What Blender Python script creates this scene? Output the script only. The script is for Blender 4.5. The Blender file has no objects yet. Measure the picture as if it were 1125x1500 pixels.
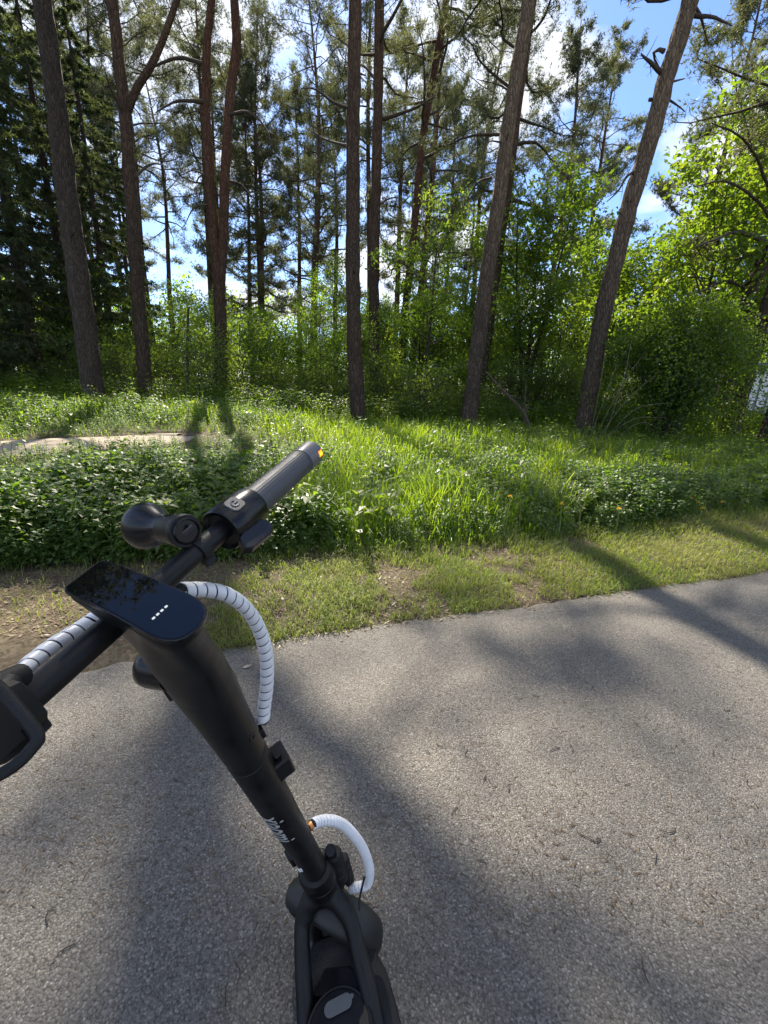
import bpy, math, random
import numpy as np
from mathutils import Vector, Matrix

S = bpy.context.scene
COL = S.collection
R = math.radians
# ------------------------------------------------------------------ camera
CAM_H, PITCH, ROLL, FPX = 1.37, 17.0, 2.0, 620.0       # FPX: focal length in photograph pixels (1125 wide)
cam_d = bpy.data.cameras.new('camera'); cam = bpy.data.objects.new('camera', cam_d); COL.objects.link(cam)
cam_d.sensor_fit = 'HORIZONTAL'; cam_d.sensor_width = 36; cam_d.lens = 36 * FPX / 1125
cam_d.clip_start = 0.02; cam_d.clip_end = 3000
CR = Matrix.Rotation(R(90 - PITCH), 3, 'X') @ Matrix.Rotation(R(ROLL), 3, 'Z')
cam.matrix_world = Matrix.Translation((0, 0, CAM_H)) @ CR.to_4x4()
S.camera = cam
# ------------------------------------------------------------------ sky, sun, exposure
SUN_EL, SUN_AZ = 46.0, -16.0                            # azimuth clockwise from +Y
W = bpy.data.worlds.new('World'); S.world = W; W.use_nodes = True
def build_world():
    nt = W.node_tree; nt.nodes.clear(); N = nt.nodes.new; L = nt.links.new
    out = N('ShaderNodeOutputWorld'); bg = N('ShaderNodeBackground'); bg.inputs['Strength'].default_value = 0.10
    sky = N('ShaderNodeTexSky'); sky.sky_type = 'NISHITA'; sky.sun_disc = False
    sky.sun_elevation = R(SUN_EL); sky.sun_rotation = R(SUN_AZ); sky.dust_density = 0.3; sky.ozone_density = 4.0; sky.air_density = 1.0
    tc = N('ShaderNodeTexCoord'); sp = N('ShaderNodeSeparateXYZ'); L(tc.outputs['Generated'], sp.inputs[0])
    mz = N('ShaderNodeMath'); mz.operation = 'MAXIMUM'; mz.inputs[1].default_value = 0.0; L(sp.outputs['Z'], mz.inputs[0])
    az = N('ShaderNodeMath'); az.operation = 'ADD'; az.inputs[1].default_value = 0.16; L(mz.outputs[0], az.inputs[0])
    dv = N('ShaderNodeVectorMath'); dv.operation = 'DIVIDE'; L(tc.outputs['Generated'], dv.inputs[0])
    cb = N('ShaderNodeCombineXYZ'); cb.inputs[2].default_value = 1
    L(az.outputs[0], cb.inputs[0]); L(az.outputs[0], cb.inputs[1]); L(cb.outputs[0], dv.inputs[1])
    n1 = N('ShaderNodeTexNoise'); n1.inputs['Scale'].default_value = 1.55; n1.inputs['Detail'].default_value = 9; n1.inputs['Roughness'].default_value = 0.55
    n1.inputs['Distortion'].default_value = 0.25
    mp = N('ShaderNodeMapping'); mp.inputs['Location'].default_value = (12.7, 17.36, 0.0); L(dv.outputs[0], mp.inputs[0]); L(mp.outputs[0], n1.inputs['Vector'])
    rp = N('ShaderNodeValToRGB'); rp.color_ramp.elements[0].position = 0.47; rp.color_ramp.elements[1].position = 0.60
    L(n1.outputs['Fac'], rp.inputs[0])
    # clouds: white, greyer where thick
    rc = N('ShaderNodeValToRGB'); rc.color_ramp.elements[0].position = 0.5; rc.color_ramp.elements[0].color = (5.9, 6.0, 6.2, 1)
    rc.color_ramp.elements[1].position = 0.74; rc.color_ramp.elements[1].color = (3.7, 4.0, 4.6, 1); L(n1.outputs['Fac'], rc.inputs[0])
    tint = N('ShaderNodeMix'); tint.data_type = 'RGBA'; tint.blend_type = 'MULTIPLY'; tint.inputs['Factor'].default_value = 1.0
    tint.inputs['B'].default_value = (0.84, 0.90, 1.06, 1); L(sky.outputs[0], tint.inputs['A'])
    mx = N('ShaderNodeMix'); mx.data_type = 'RGBA'
    L(rp.outputs[0], mx.inputs['Factor']); L(tint.outputs['Result'], mx.inputs['A']); L(rc.outputs[0], mx.inputs['B'])
    # aureole: haze and thin cloud lit up round the sun
    dt = N('ShaderNodeVectorMath'); dt.operation = 'DOT_PRODUCT'; dt.inputs[1].default_value = (math.sin(R(SUN_AZ)) * math.cos(R(SUN_EL)), math.cos(R(SUN_AZ)) * math.cos(R(SUN_EL)), math.sin(R(SUN_EL))); L(tc.outputs['Generated'], dt.inputs[0])
    pw = N('ShaderNodeMath'); pw.operation = 'POWER'; pw.inputs[1].default_value = 80; mx0 = N('ShaderNodeMath'); mx0.operation = 'MAXIMUM'; mx0.inputs[1].default_value = 0; L(dt.outputs['Value'], mx0.inputs[0]); L(mx0.outputs[0], pw.inputs[0])
    gl = N('ShaderNodeMix'); gl.data_type = 'RGBA'; gl.blend_type = 'ADD'; gl.inputs['B'].default_value = (9, 8.4, 7.4, 1); L(pw.outputs[0], gl.inputs['Factor']); L(mx.outputs['Result'], gl.inputs['A'])
    mx = gl
    L(mx.outputs['Result'], bg.inputs['Color']); L(bg.outputs[0], out.inputs[0])
build_world()
sun_d = bpy.data.lights.new('sun', 'SUN'); sun = bpy.data.objects.new('sun', sun_d); COL.objects.link(sun)
sun_d.energy = 5.0; sun_d.angle = R(0.53); sun_d.color = (1.0, 0.91, 0.77)
SUNDIR = Vector((math.sin(R(SUN_AZ)) * math.cos(R(SUN_EL)), math.cos(R(SUN_AZ)) * math.cos(R(SUN_EL)), math.sin(R(SUN_EL))))
sun.rotation_euler = SUNDIR.to_track_quat('Z', 'Y').to_euler(); sun.location = SUNDIR * 60
S.view_settings.view_transform = 'Standard'; S.view_settings.look = 'None'; S.view_settings.gamma = 1
S.view_settings.use_curve_mapping = False; S.view_settings.exposure = 1.25
S.cycles.max_bounces = 7; S.cycles.diffuse_bounces = 3; S.cycles.transmission_bounces = 4; S.cycles.transparent_max_bounces = 6
S.cycles.glossy_bounces = 3; S.cycles.use_denoising = True; S.cycles.sample_clamp_indirect = 6

# ------------------------------------------------------------------ helpers
CRn = np.array(CR); CO = np.array([0, 0, CAM_H])
def ray(px, py): return CRn @ np.array([(px - 562.5) / FPX, -(py - 750) / FPX, -1.0])
def P(px, py, d): return CO + ray(px, py) * d                    # point at depth d (metres along the optical axis)
def on_ground(px, py, z=0.0):
    r = ray(px, py); return CO + r * ((z - CAM_H) / r[2])
def on_y(px, py, y):
    r = ray(px, py); return CO + r * (y / r[1])
def on_plane(px, py, p, n):
    r = ray(px, py); return CO + r * (np.dot(p - CO, n) / np.dot(r, n))
def depth_of(p): return -(CRn.T @ (np.asarray(p) - CO))[2]
def unit(v): v = np.asarray(v, float); return v / (np.linalg.norm(v, axis=-1, keepdims=True) + 1e-12)

class MB:
    def __init__(s): s.v = []; s.f = []; s.n = 0
    def add(s, v, f, mat=0):
        v = np.asarray(v, float).reshape(-1, 3); f = np.asarray(f, int)
        s.v.append(v); s.f.append((f + s.n, mat)); s.n += len(v)
    def tube(s, pts, rad, n=8, cap=True, mat=0, jitter=0.0, rng=None, flat=None):
        pts = np.asarray(pts, float); m = len(pts); rad = np.broadcast_to(np.asarray(rad, float), (m,))
        t = np.zeros_like(pts); t[1:-1] = pts[2:] - pts[:-2]; t[0] = pts[1] - pts[0]; t[-1] = pts[-1] - pts[-2]; t = unit(t)
        u = np.cross(t[0], [0, 0, 1.0]);
        if np.linalg.norm(u) < 1e-3: u = np.cross(t[0], [0, 1.0, 0])
        u = unit(u); a = np.arange(n) * 2 * math.pi / n; V = np.zeros((m, n, 3))
        for i in range(m):
            u = unit(u - t[i] * np.dot(u, t[i])); w = np.cross(t[i], u)
            r = rad[i] * (1 + (rng.normal(0, jitter, n) if jitter else 0))
            fy = 1.0 if flat is None else flat
            V[i] = pts[i] + (np.cos(a) * r)[:, None] * u + (np.sin(a) * r * fy)[:, None] * w
        s.rings(V, cap, mat)
    def rings(s, V, cap=True, mat=0, closed=False):
        V = np.asarray(V, float); m, n = V.shape[:2]; o = s.n
        i = np.arange(m if closed else m - 1)[:, None] * n; j = np.arange(n)[None]; k = (j + 1) % n
        i2 = (i + n) % (m * n)
        q = np.stack([i + j, i + k, i2 + k, i2 + j], -1).reshape(-1, 4)
        s.add(V.reshape(-1, 3), q, mat)
        if cap and not closed:
            for ring, flip in ((V[0], True), (V[-1], False)):
                c = ring.mean(0); jj = np.arange(n); kk = (jj + 1) % n
                tri = np.stack([jj, kk, np.full(n, n)], -1)
                if flip: tri = tri[:, ::-1]
                s.add(np.vstack([ring, c]), tri, mat)
    def lathe(s, o, ax, prof, n=32, mat=0, cap=True):
        """prof: list of (distance along ax, radius)"""
        ax = unit(ax); u = unit(np.cross(ax, [0.3, 0.2, 0.9])); w = np.cross(ax, u); a = np.arange(n) * 2 * math.pi / n
        V = np.array([[o + ax * h + (math.cos(t) * u + math.sin(t) * w) * r for t in a] for h, r in prof])
        s.rings(V, cap, mat)
    def prism(s, outline, vec, mat=0, inset=0.0):
        """outline (n,3) extruded by vec, with an optional small chamfer at both ends"""
        o = np.asarray(outline, float); c = o.mean(0); vec = np.asarray(vec, float)
        if inset:
            i = c + (o - c) * (1 - inset / np.linalg.norm(o - c, axis=1, keepdims=True)); h = unit(vec) * inset
            s.rings(np.array([i, o + h, o + vec - h, i + vec]), True, mat)
        else: s.rings(np.array([o, o + vec]), True, mat)
    def box(s, c, ax, ay, az, sx, sy, sz, ch=0.0, mat=0):
        ax, ay, az = unit(ax), unit(ay), unit(az)
        def rect(h, k): return np.array([c + ax * (a * (sx / 2 - k)) + ay * (b * (sy / 2 - k)) + az * h for a, b in ((-1, -1), (1, -1), (1, 1), (-1, 1))])
        k = ch or 1e-4
        s.rings(np.array([rect(-sz / 2, k), rect(-sz / 2 + k, 0), rect(sz / 2 - k, 0), rect(sz / 2, k)]), True, mat)
    def mesh(s, name, mats, smooth=False):
        me = bpy.data.meshes.new(name)
        V = np.vstack(s.v).astype(np.float32)
        loops = np.concatenate([f.ravel() for f, _ in s.f]).astype(np.int32)
        tot = np.concatenate([np.full(len(f), f.shape[1]) for f, _ in s.f]).astype(np.int32)
        mi = np.concatenate([np.full(len(f), m) for f, m in s.f]).astype(np.int32)
        st = np.concatenate([[0], np.cumsum(tot)[:-1]]).astype(np.int32)
        me.vertices.add(len(V)); me.vertices.foreach_set('co', V.ravel())
        me.loops.add(len(loops)); me.loops.foreach_set('vertex_index', loops)
        me.polygons.add(len(tot)); me.polygons.foreach_set('loop_start', st); me.polygons.foreach_set('loop_total', tot)
        me.polygons.foreach_set('material_index', mi)
        sm = np.zeros(len(tot), bool)
        sm[:] = smooth if isinstance(smooth, bool) else np.isin(mi, smooth)
        me.polygons.foreach_set('use_smooth', sm)
        for m in (mats if isinstance(mats, (list, tuple)) else [mats]): me.materials.append(m)
        me.update(calc_edges=True)
        return me
    def build(s, name, mats, parent=None, smooth=False, origin=None, angle=None):
        org = np.zeros(3) if origin is None else np.asarray(origin, float)
        s.v = [v - org for v in s.v]
        me = s.mesh(name, mats, smooth)
        if angle and smooth: me.set_sharp_from_angle(angle=R(angle))
        o = bpy.data.objects.new(name, me); COL.objects.link(o)
        if parent is None: o.location = org
        else:
            o.parent = parent
            base = np.array(parent.get('_o', [0, 0, 0])); o.location = org - base if origin is not None else -base
        return o
def tag(o, label=None, cat=None, group=None, kind=None):
    for k, v in (('label', label), ('category', cat), ('group', group), ('kind', kind)):
        if v: o[k] = v
    return o
def empty(name, loc, label=None, cat=None, group=None):
    o = bpy.data.objects.new(name, None); COL.objects.link(o); o.location = loc; o.empty_display_size = 0.2
    return tag(o, label, cat, group)
def link(name, mesh, parent, loc=(0, 0, 0)):
    o = bpy.data.objects.new(name, mesh); COL.objects.link(o); o.parent = parent; o.location = loc; return o
def copy_tree(o, parent=None):
    c = o.copy(); COL.objects.link(c); c.parent = parent
    for ch in o.children: copy_tree(ch, c)
    return c
def spline(pts, n):
    """Catmull-Rom through pts, n samples"""
    p = np.asarray(pts, float); p = np.vstack([2 * p[0] - p[1], p, 2 * p[-1] - p[-2]]); m = len(p) - 3
    out = []
    for t in np.linspace(0, m - 1e-6, n):
        i = int(t); f = t - i; a, b, c, d = p[i:i + 4]
        out.append(0.5 * (2 * b + (c - a) * f + (2 * a - 5 * b + 4 * c - d) * f * f + (3 * b - a - 3 * c + d) * f ** 3))
    return np.array(out)

# ------------------------------------------------------------------ materials
def mat_new(name):
    m = bpy.data.materials.new(name); m.use_nodes = True; nt = m.node_tree; nt.nodes.clear()
    out = nt.nodes.new('ShaderNodeOutputMaterial'); return m, nt, nt.nodes.new, nt.links.new, out
def ramp(N, stops):
    r = N('ShaderNodeValToRGB'); e = r.color_ramp.elements
    while len(e) < len(stops): e.new(0.5)
    for k, (p, c) in enumerate(stops): e[k].position = p; e[k].color = (*c, 1)
    return r
def plain(name, col, rough=0.5, metal=0.0, bump=0.0, scale=200, coat=0.0, spec=0.5, var=0.0):
    m, nt, N, L, out = mat_new(name); b = N('ShaderNodeBsdfPrincipled'); L(b.outputs[0], out.inputs[0])
    b.inputs['Base Color'].default_value = (*col, 1); b.inputs['Roughness'].default_value = rough; b.inputs['Metallic'].default_value = metal
    b.inputs['Coat Weight'].default_value = coat; b.inputs['Specular IOR Level'].default_value = spec
    tc = N('ShaderNodeTexCoord')
    if bump:
        n = N('ShaderNodeTexNoise'); n.inputs['Scale'].default_value = scale; n.inputs['Detail'].default_value = 3; L(tc.outputs['Object'], n.inputs['Vector'])
        bp = N('ShaderNodeBump'); bp.inputs['Strength'].default_value = bump; bp.inputs['Distance'].default_value = 0.001
        L(n.outputs['Fac'], bp.inputs['Height']); L(bp.outputs[0], b.inputs['Normal'])
    # dust and handling wear: roughness varies
    n2 = N('ShaderNodeTexNoise'); n2.inputs['Scale'].default_value = 22; n2.inputs['Detail'].default_value = 6; L(tc.outputs['Object'], n2.inputs['Vector'])
    mr = N('ShaderNodeMapRange'); mr.inputs['From Min'].default_value = 0.3; mr.inputs['From Max'].default_value = 0.7
    mr.inputs['To Min'].default_value = max(0.02, rough - 0.07); mr.inputs['To Max'].default_value = min(1, rough + 0.09)
    L(n2.outputs['Fac'], mr.inputs['Value']); L(mr.outputs[0], b.inputs['Roughness'])
    if var:
        rp = ramp(N, [(0.35, tuple(c * (1 - var) for c in col)), (0.7, tuple(min(1, c * (1 + var)) for c in col))])
        L(n2.outputs['Fac'], rp.inputs[0]); L(rp.outputs[0], b.inputs['Base Color'])
    return m
def leafmat(name, cols, tcols, trans=0.5, gloss=0.06, rough=0.4, patch=0.35):
    m, nt, N, L, out = mat_new(name)
    g = N('ShaderNodeNewGeometry'); tc = N('ShaderNodeTexCoord')
    no = N('ShaderNodeTexNoise'); no.inputs['Scale'].default_value = patch; no.inputs['Detail'].default_value = 2; L(g.outputs['Position'], no.inputs['Vector'])
    ad = N('ShaderNodeMath'); ad.operation = 'MULTIPLY_ADD'; ad.inputs[1].default_value = 0.6; L(g.outputs['Random Per Island'], ad.inputs[0])
    mm = N('ShaderNodeMath'); mm.operation = 'MULTIPLY_ADD'; mm.inputs[1].default_value = 1.3; mm.inputs[2].default_value = -0.45; L(no.outputs['Fac'], mm.inputs[0]); L(mm.outputs[0], ad.inputs[2])
    r1 = ramp(N, [(i / (len(cols) - 1), c) for i, c in enumerate(cols)]); r2 = ramp(N, [(i / (len(tcols) - 1), c) for i, c in enumerate(tcols)])
    L(ad.outputs[0], r1.inputs[0]); L(ad.outputs[0], r2.inputs[0])
    d = N('ShaderNodeBsdfDiffuse'); t = N('ShaderNodeBsdfTranslucent'); gl = N('ShaderNodeBsdfGlossy'); gl.inputs['Roughness'].default_value = rough
    L(r1.outputs[0], d.inputs[0]); L(r2.outputs[0], t.inputs[0])
    a = N('ShaderNodeMixShader'); a.inputs[0].default_value = trans; L(d.outputs[0], a.inputs[1]); L(t.outputs[0], a.inputs[2])
    b = N('ShaderNodeMixShader'); b.inputs[0].default_value = gloss; L(a.outputs[0], b.inputs[1]); L(gl.outputs[0], b.inputs[2]); L(b.outputs[0], out.inputs[0])
    return m
def barkmat(name, low, high, z0, z1, dark=0.4, scale=19.0, bump=0.9):
    m, nt, N, L, out = mat_new(name); b = N('ShaderNodeBsdfPrincipled'); L(b.outputs[0], out.inputs[0]); b.inputs['Roughness'].default_value = 0.9
    b.inputs['Specular IOR Level'].default_value = 0.2
    tc = N('ShaderNodeTexCoord'); sp = N('ShaderNodeSeparateXYZ'); L(tc.outputs['Object'], sp.inputs[0])
    mp = N('ShaderNodeMapping'); mp.inputs['Scale'].default_value = (1, 1, 0.28); L(tc.outputs['Object'], mp.inputs[0])
    nz = N('ShaderNodeTexNoise'); nz.inputs['Scale'].default_value = 3.0; nz.inputs['Detail'].default_value = 6; L(mp.outputs[0], nz.inputs['Vector'])
    wv = N('ShaderNodeMix'); wv.data_type = 'RGBA'; wv.inputs['Factor'].default_value = 0.06; L(mp.outputs[0], wv.inputs['A']); L(nz.outputs['Color'], wv.inputs['B'])
    vo = N('ShaderNodeTexVoronoi'); vo.feature = 'DISTANCE_TO_EDGE'; vo.inputs['Scale'].default_value = scale; L(wv.outputs['Result'], vo.inputs['Vector'])
    v2 = N('ShaderNodeTexVoronoi'); v2.inputs['Scale'].default_value = scale; L(wv.outputs['Result'], v2.inputs['Vector'])
    mr = N('ShaderNodeMapRange'); mr.inputs['From Min'].default_value = z0; mr.inputs['From Max'].default_value = z1; L(sp.outputs['Z'], mr.inputs['Value'])
    nw = N('ShaderNodeMath'); nw.operation = 'MULTIPLY_ADD'; nw.inputs[1].default_value = 0.5; nw.inputs[2].default_value = -0.25; L(nz.outputs['Fac'], nw.inputs[0])
    ad = N('ShaderNodeMath'); ad.operation = 'ADD'; ad.use_clamp = True; L(mr.outputs[0], ad.inputs[0]); L(nw.outputs[0], ad.inputs[1])
    mx = N('ShaderNodeMix'); mx.data_type = 'RGBA'; L(ad.outputs[0], mx.inputs['Factor']); mx.inputs['A'].default_value = (*low, 1); mx.inputs['B'].default_value = (*high, 1)
    cr = ramp(N, [(0.0, (dark,) * 3), (0.12, (1, 1, 1))]); L(vo.outputs['Distance'], cr.inputs[0])
    m2 = N('ShaderNodeMix'); m2.data_type = 'RGBA'; m2.blend_type = 'MULTIPLY'; m2.inputs['Factor'].default_value = 0.8; L(mx.outputs['Result'], m2.inputs['A']); L(cr.outputs[0], m2.inputs['B'])
    hs = ramp(N, [(0.2, (0.78,) * 3), (0.8, (1.18,) * 3)]); L(v2.outputs['Color'], hs.inputs[0])
    m3 = N('ShaderNodeMix'); m3.data_type = 'RGBA'; m3.blend_type = 'MULTIPLY'; m3.inputs['Factor'].default_value = 1; L(m2.outputs['Result'], m3.inputs['A']); L(hs.outputs[0], m3.inputs['B'])
    L(m3.outputs['Result'], b.inputs['Base Color'])
    h = N('ShaderNodeMath'); h.operation = 'MINIMUM'; h.inputs[1].default_value = 0.2; L(vo.outputs['Distance'], h.inputs[0])
    bp = N('ShaderNodeBump'); bp.inputs['Strength'].default_value = bump; bp.inputs['Distance'].default_value = 0.12; L(h.outputs[0], bp.inputs['Height']); L(bp.outputs[0], b.inputs['Normal'])
    return m

M = {}
M['pine_bark'] = barkmat('pine_bark', (0.088, 0.062, 0.044), (0.15, 0.092, 0.056), 5.0, 13.0)
M['red_bark'] = barkmat('red_pine_bark', (0.09, 0.058, 0.04), (0.155, 0.08, 0.05), 3.0, 9.0)
M['grey_bark'] = barkmat('grey_pine_bark', (0.10, 0.074, 0.054), (0.21, 0.15, 0.098), 3.0, 8.0)
M['spruce_bark'] = barkmat('spruce_bark', (0.088, 0.068, 0.052), (0.08, 0.063, 0.048), 3.0, 9.0, scale=24, dark=0.6)
M['smooth_bark'] = barkmat('smooth_bark', (0.075, 0.062, 0.045), (0.07, 0.06, 0.04), 1.0, 6.0, scale=30, dark=0.7)
M['twig'] = plain('twig_bark', (0.075, 0.055, 0.04), 0.9, var=0.3)
M['needle'] = leafmat('pine_needles', [(0.055, 0.070, 0.032), (0.085, 0.10, 0.043), (0.125, 0.13, 0.058)], [(0.13, 0.155, 0.05), (0.20, 0.225, 0.07), (0.28, 0.28, 0.10)], 0.45, 0.05)
M['spruce'] = leafmat('spruce_needles', [(0.03, 0.045, 0.022), (0.05, 0.07, 0.032), (0.085, 0.11, 0.04)], [(0.07, 0.10, 0.03), (0.13, 0.17, 0.045), (0.2, 0.25, 0.06)], 0.42, 0.03)
M['leaf'] = leafmat('broad_leaves', [(0.05, 0.09, 0.018), (0.08, 0.13, 0.022), (0.11, 0.155, 0.03)], [(0.14, 0.25, 0.01), (0.25, 0.39, 0.016), (0.40, 0.49, 0.03)], 0.56, 0.04)
M['young_leaf'] = leafmat('young_leaves', [(0.055, 0.10, 0.014), (0.085, 0.135, 0.018), (0.12, 0.15, 0.026)], [(0.22, 0.38, 0.02), (0.34, 0.52, 0.03), (0.48, 0.58, 0.06)], 0.58, 0.04)
M['bush_leaf'] = leafmat('bush_leaves', [(0.04, 0.075, 0.012), (0.07, 0.115, 0.018), (0.095, 0.135, 0.022)], [(0.11, 0.21, 0.01), (0.20, 0.34, 0.018), (0.32, 0.42, 0.03)], 0.55, 0.03)
M['nettle'] = leafmat('nettle_leaves', [(0.045, 0.085, 0.02), (0.075, 0.125, 0.03), (0.11, 0.15, 0.045)], [(0.12, 0.26, 0.012), (0.22, 0.38, 0.02), (0.34, 0.48, 0.04)], 0.5, 0.045, 0.45, 0.8)
M['grass'] = leafmat('grass_blades', [(0.05, 0.105, 0.008), (0.08, 0.14, 0.012), (0.12, 0.16, 0.02)], [(0.18, 0.34, 0.008), (0.33, 0.50, 0.015), (0.50, 0.60, 0.04)], 0.57, 0.04, 0.4, 0.7)
M['short_grass'] = leafmat('short_grass_blades', [(0.09, 0.135, 0.02), (0.15, 0.18, 0.03), (0.25, 0.23, 0.09)], [(0.24, 0.40, 0.02), (0.38, 0.48, 0.04), (0.46, 0.44, 0.13)], 0.48, 0.04, 0.5, 1.3)
M['litter'] = leafmat('dry_litter', [(0.10, 0.07, 0.045), (0.20, 0.145, 0.095), (0.34, 0.27, 0.18)], [(0.1, 0.07, 0.04), (0.16, 0.11, 0.06), (0.2, 0.15, 0.1)], 0.15, 0.03)

def asphalt_mat():
    m, nt, N, L, out = mat_new('asphalt'); b = N('ShaderNodeBsdfPrincipled'); L(b.outputs[0], out.inputs[0])
    tc = N('ShaderNodeTexCoord')
    v = N('ShaderNodeTexVoronoi'); v.inputs['Scale'].default_value = 200; v.inputs['Randomness'].default_value = 1; L(tc.outputs['Object'], v.inputs['Vector'])
    v3 = N('ShaderNodeTexVoronoi'); v3.inputs['Scale'].default_value = 260; L(tc.outputs['Object'], v3.inputs['Vector'])
    n = N('ShaderNodeTexNoise'); n.inputs['Scale'].default_value = 420; n.inputs['Detail'].default_value = 4; L(tc.outputs['Object'], n.inputs['Vector'])
    n2 = N('ShaderNodeTexNoise'); n2.inputs['Scale'].default_value = 1.1; n2.inputs['Detail'].default_value = 6; L(tc.outputs['Object'], n2.inputs['Vector'])
    sx = N('ShaderNodeSeparateColor'); L(v.outputs['Color'], sx.inputs[0])
    c = ramp(N, [(0.0, (0.1, 0.09, 0.076)), (0.5, (0.142, 0.129, 0.111)), (0.82, (0.185, 0.169, 0.146)), (0.95, (0.222, 0.205, 0.18)), (1.0, (0.30, 0.28, 0.25))]); L(sx.outputs[0], c.inputs[0])
    d = ramp(N, [(0.0, (1.1,) * 3), (0.55, (0.95,) * 3), (0.85, (0.45,) * 3)]); L(v.outputs['Distance'], d.inputs[0])
    mu = N('ShaderNodeMix'); mu.data_type = 'RGBA'; mu.blend_type = 'MULTIPLY'; mu.inputs['Factor'].default_value = 1; L(c.outputs[0], mu.inputs['A']); L(d.outputs[0], mu.inputs['B'])
    e = ramp(N, [(0.28, (0.72, 0.73, 0.75)), (0.5, (1.0, 1.0, 1.0)), (0.72, (1.22, 1.19, 1.14))]); L(n2.outputs['Fac'], e.inputs[0])
    m2 = N('ShaderNodeMix'); m2.data_type = 'RGBA'; m2.blend_type = 'MULTIPLY'; m2.inputs['Factor'].default_value = 1; L(mu.outputs['Result'], m2.inputs['A']); L(e.outputs[0], m2.inputs['B'])
    L(m2.outputs['Result'], b.inputs['Base Color'])
    rr = N('ShaderNodeMapRange'); rr.inputs['To Min'].default_value = 0.55; rr.inputs['To Max'].default_value = 0.95; L(sx.outputs[1], rr.inputs['Value']); L(rr.outputs[0], b.inputs['Roughness'])
    iv = N('ShaderNodeMath'); iv.operation = 'MULTIPLY_ADD'; iv.inputs[1].default_value = -1.0; L(v.outputs['Distance'], iv.inputs[0])
    hh = N('ShaderNodeMath'); hh.operation = 'MULTIPLY'; hh.inputs[1].default_value = 0.5; L(sx.outputs[2], hh.inputs[0]); L(hh.outputs[0], iv.inputs[2])
    i2 = N('ShaderNodeMath'); i2.operation = 'MULTIPLY_ADD'; i2.inputs[1].default_value = 0.35; L(n.outputs['Fac'], i2.inputs[0]); L(iv.outputs[0], i2.inputs[2])
    i3 = N('ShaderNodeMath'); i3.operation = 'MULTIPLY_ADD'; i3.inputs[1].default_value = -0.4; L(v3.outputs['Distance'], i3.inputs[0]); L(i2.outputs[0], i3.inputs[2])
    bp = N('ShaderNodeBump'); bp.inputs['Strength'].default_value = 0.8; bp.inputs['Distance'].default_value = 0.004; L(i3.outputs[0], bp.inputs['Height']); L(bp.outputs[0], b.inputs['Normal'])
    return m
def soil_mat(name, cols, scale=6, fine=60):
    m, nt, N, L, out = mat_new(name); b = N('ShaderNodeBsdfPrincipled'); L(b.outputs[0], out.inputs[0]); b.inputs['Roughness'].default_value = 0.95; b.inputs['Specular IOR Level'].default_value = 0.2
    tc = N('ShaderNodeTexCoord')
    n = N('ShaderNodeTexNoise'); n.inputs['Scale'].default_value = scale; n.inputs['Detail'].default_value = 9; n.inputs['Roughness'].default_value = 0.7; L(tc.outputs['Object'], n.inputs['Vector'])
    v = N('ShaderNodeTexVoronoi'); v.inputs['Scale'].default_value = fine; L(tc.outputs['Object'], v.inputs['Vector'])
    mx = N('ShaderNodeMix'); mx.data_type = 'FLOAT'; mx.inputs['Factor'].default_value = 0.35; L(n.outputs['Fac'], mx.inputs[2]); sx = N('ShaderNodeSeparateColor'); L(v.outputs['Color'], sx.inputs[0]); L(sx.outputs[0], mx.inputs[3])
    r = ramp(N, [(0.25 + 0.5 * i / (len(cols) - 1), c) for i, c in enumerate(cols)]); L(mx.outputs[0], r.inputs[0]); L(r.outputs[0], b.inputs['Base Color'])
    bp = N('ShaderNodeBump'); bp.inputs['Strength'].default_value = 0.8; bp.inputs['Distance'].default_value = 0.015; L(mx.outputs[0], bp.inputs['Height']); L(bp.outputs[0], b.inputs['Normal'])
    return m
M['asphalt'] = asphalt_mat()
M['soil'] = soil_mat('verge_soil', [(0.042, 0.032, 0.021), (0.082, 0.064, 0.042), (0.125, 0.098, 0.067), (0.06, 0.066, 0.025)])
M['sand'] = soil_mat('path_sand', [(0.27, 0.22, 0.17), (0.36, 0.30, 0.235), (0.43, 0.37, 0.30)], 3, 90)

# ------------------------------------------------------------------ ground, road, path
rng = np.random.default_rng(7)
edge_px = [(-60, 1012), (130, 978), (290, 958), (400, 940), (480, 927), (560, 914), (680, 898), (800, 881), (900, 868), (1000, 855), (1125, 838), (1230, 822)]
E = np.array([on_ground(*p) for p in edge_px]); Ex, Ey = E[:, 0], E[:, 1]
sl0 = (Ey[3] - Ey[0]) / (Ex[3] - Ex[0]); sl1 = (Ey[-1] - Ey[-4]) / (Ex[-1] - Ex[-4])
def edge_y(x):
    x = np.asarray(x, float); y = np.interp(x, Ex, Ey)
    y = np.where(x < Ex[0], Ey[0] + (x - Ex[0]) * sl0, y); return np.where(x > Ex[-1], Ey[-1] + (x - Ex[-1]) * sl1, y)
veg_px = [(-80, 868), (0, 850), (100, 842), (180, 842), (300, 838), (420, 826), (560, 818), (640, 812), (760, 800), (860, 796), (940, 782), (1040, 770), (1125, 764), (1240, 752)]
Vv = np.array([on_ground(*p) for p in veg_px])
def veg_y(x):
    x = np.asarray(x, float); y = np.interp(x, Vv[:, 0], Vv[:, 1]); w = y - edge_y(x)
    return np.where(x < Vv[0, 0], edge_y(x) + Vv[0, 1] - edge_y(Vv[0, 0]), np.where(x > Vv[-1, 0], edge_y(x) + Vv[-1, 1] - edge_y(Vv[-1, 0]), y))
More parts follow.
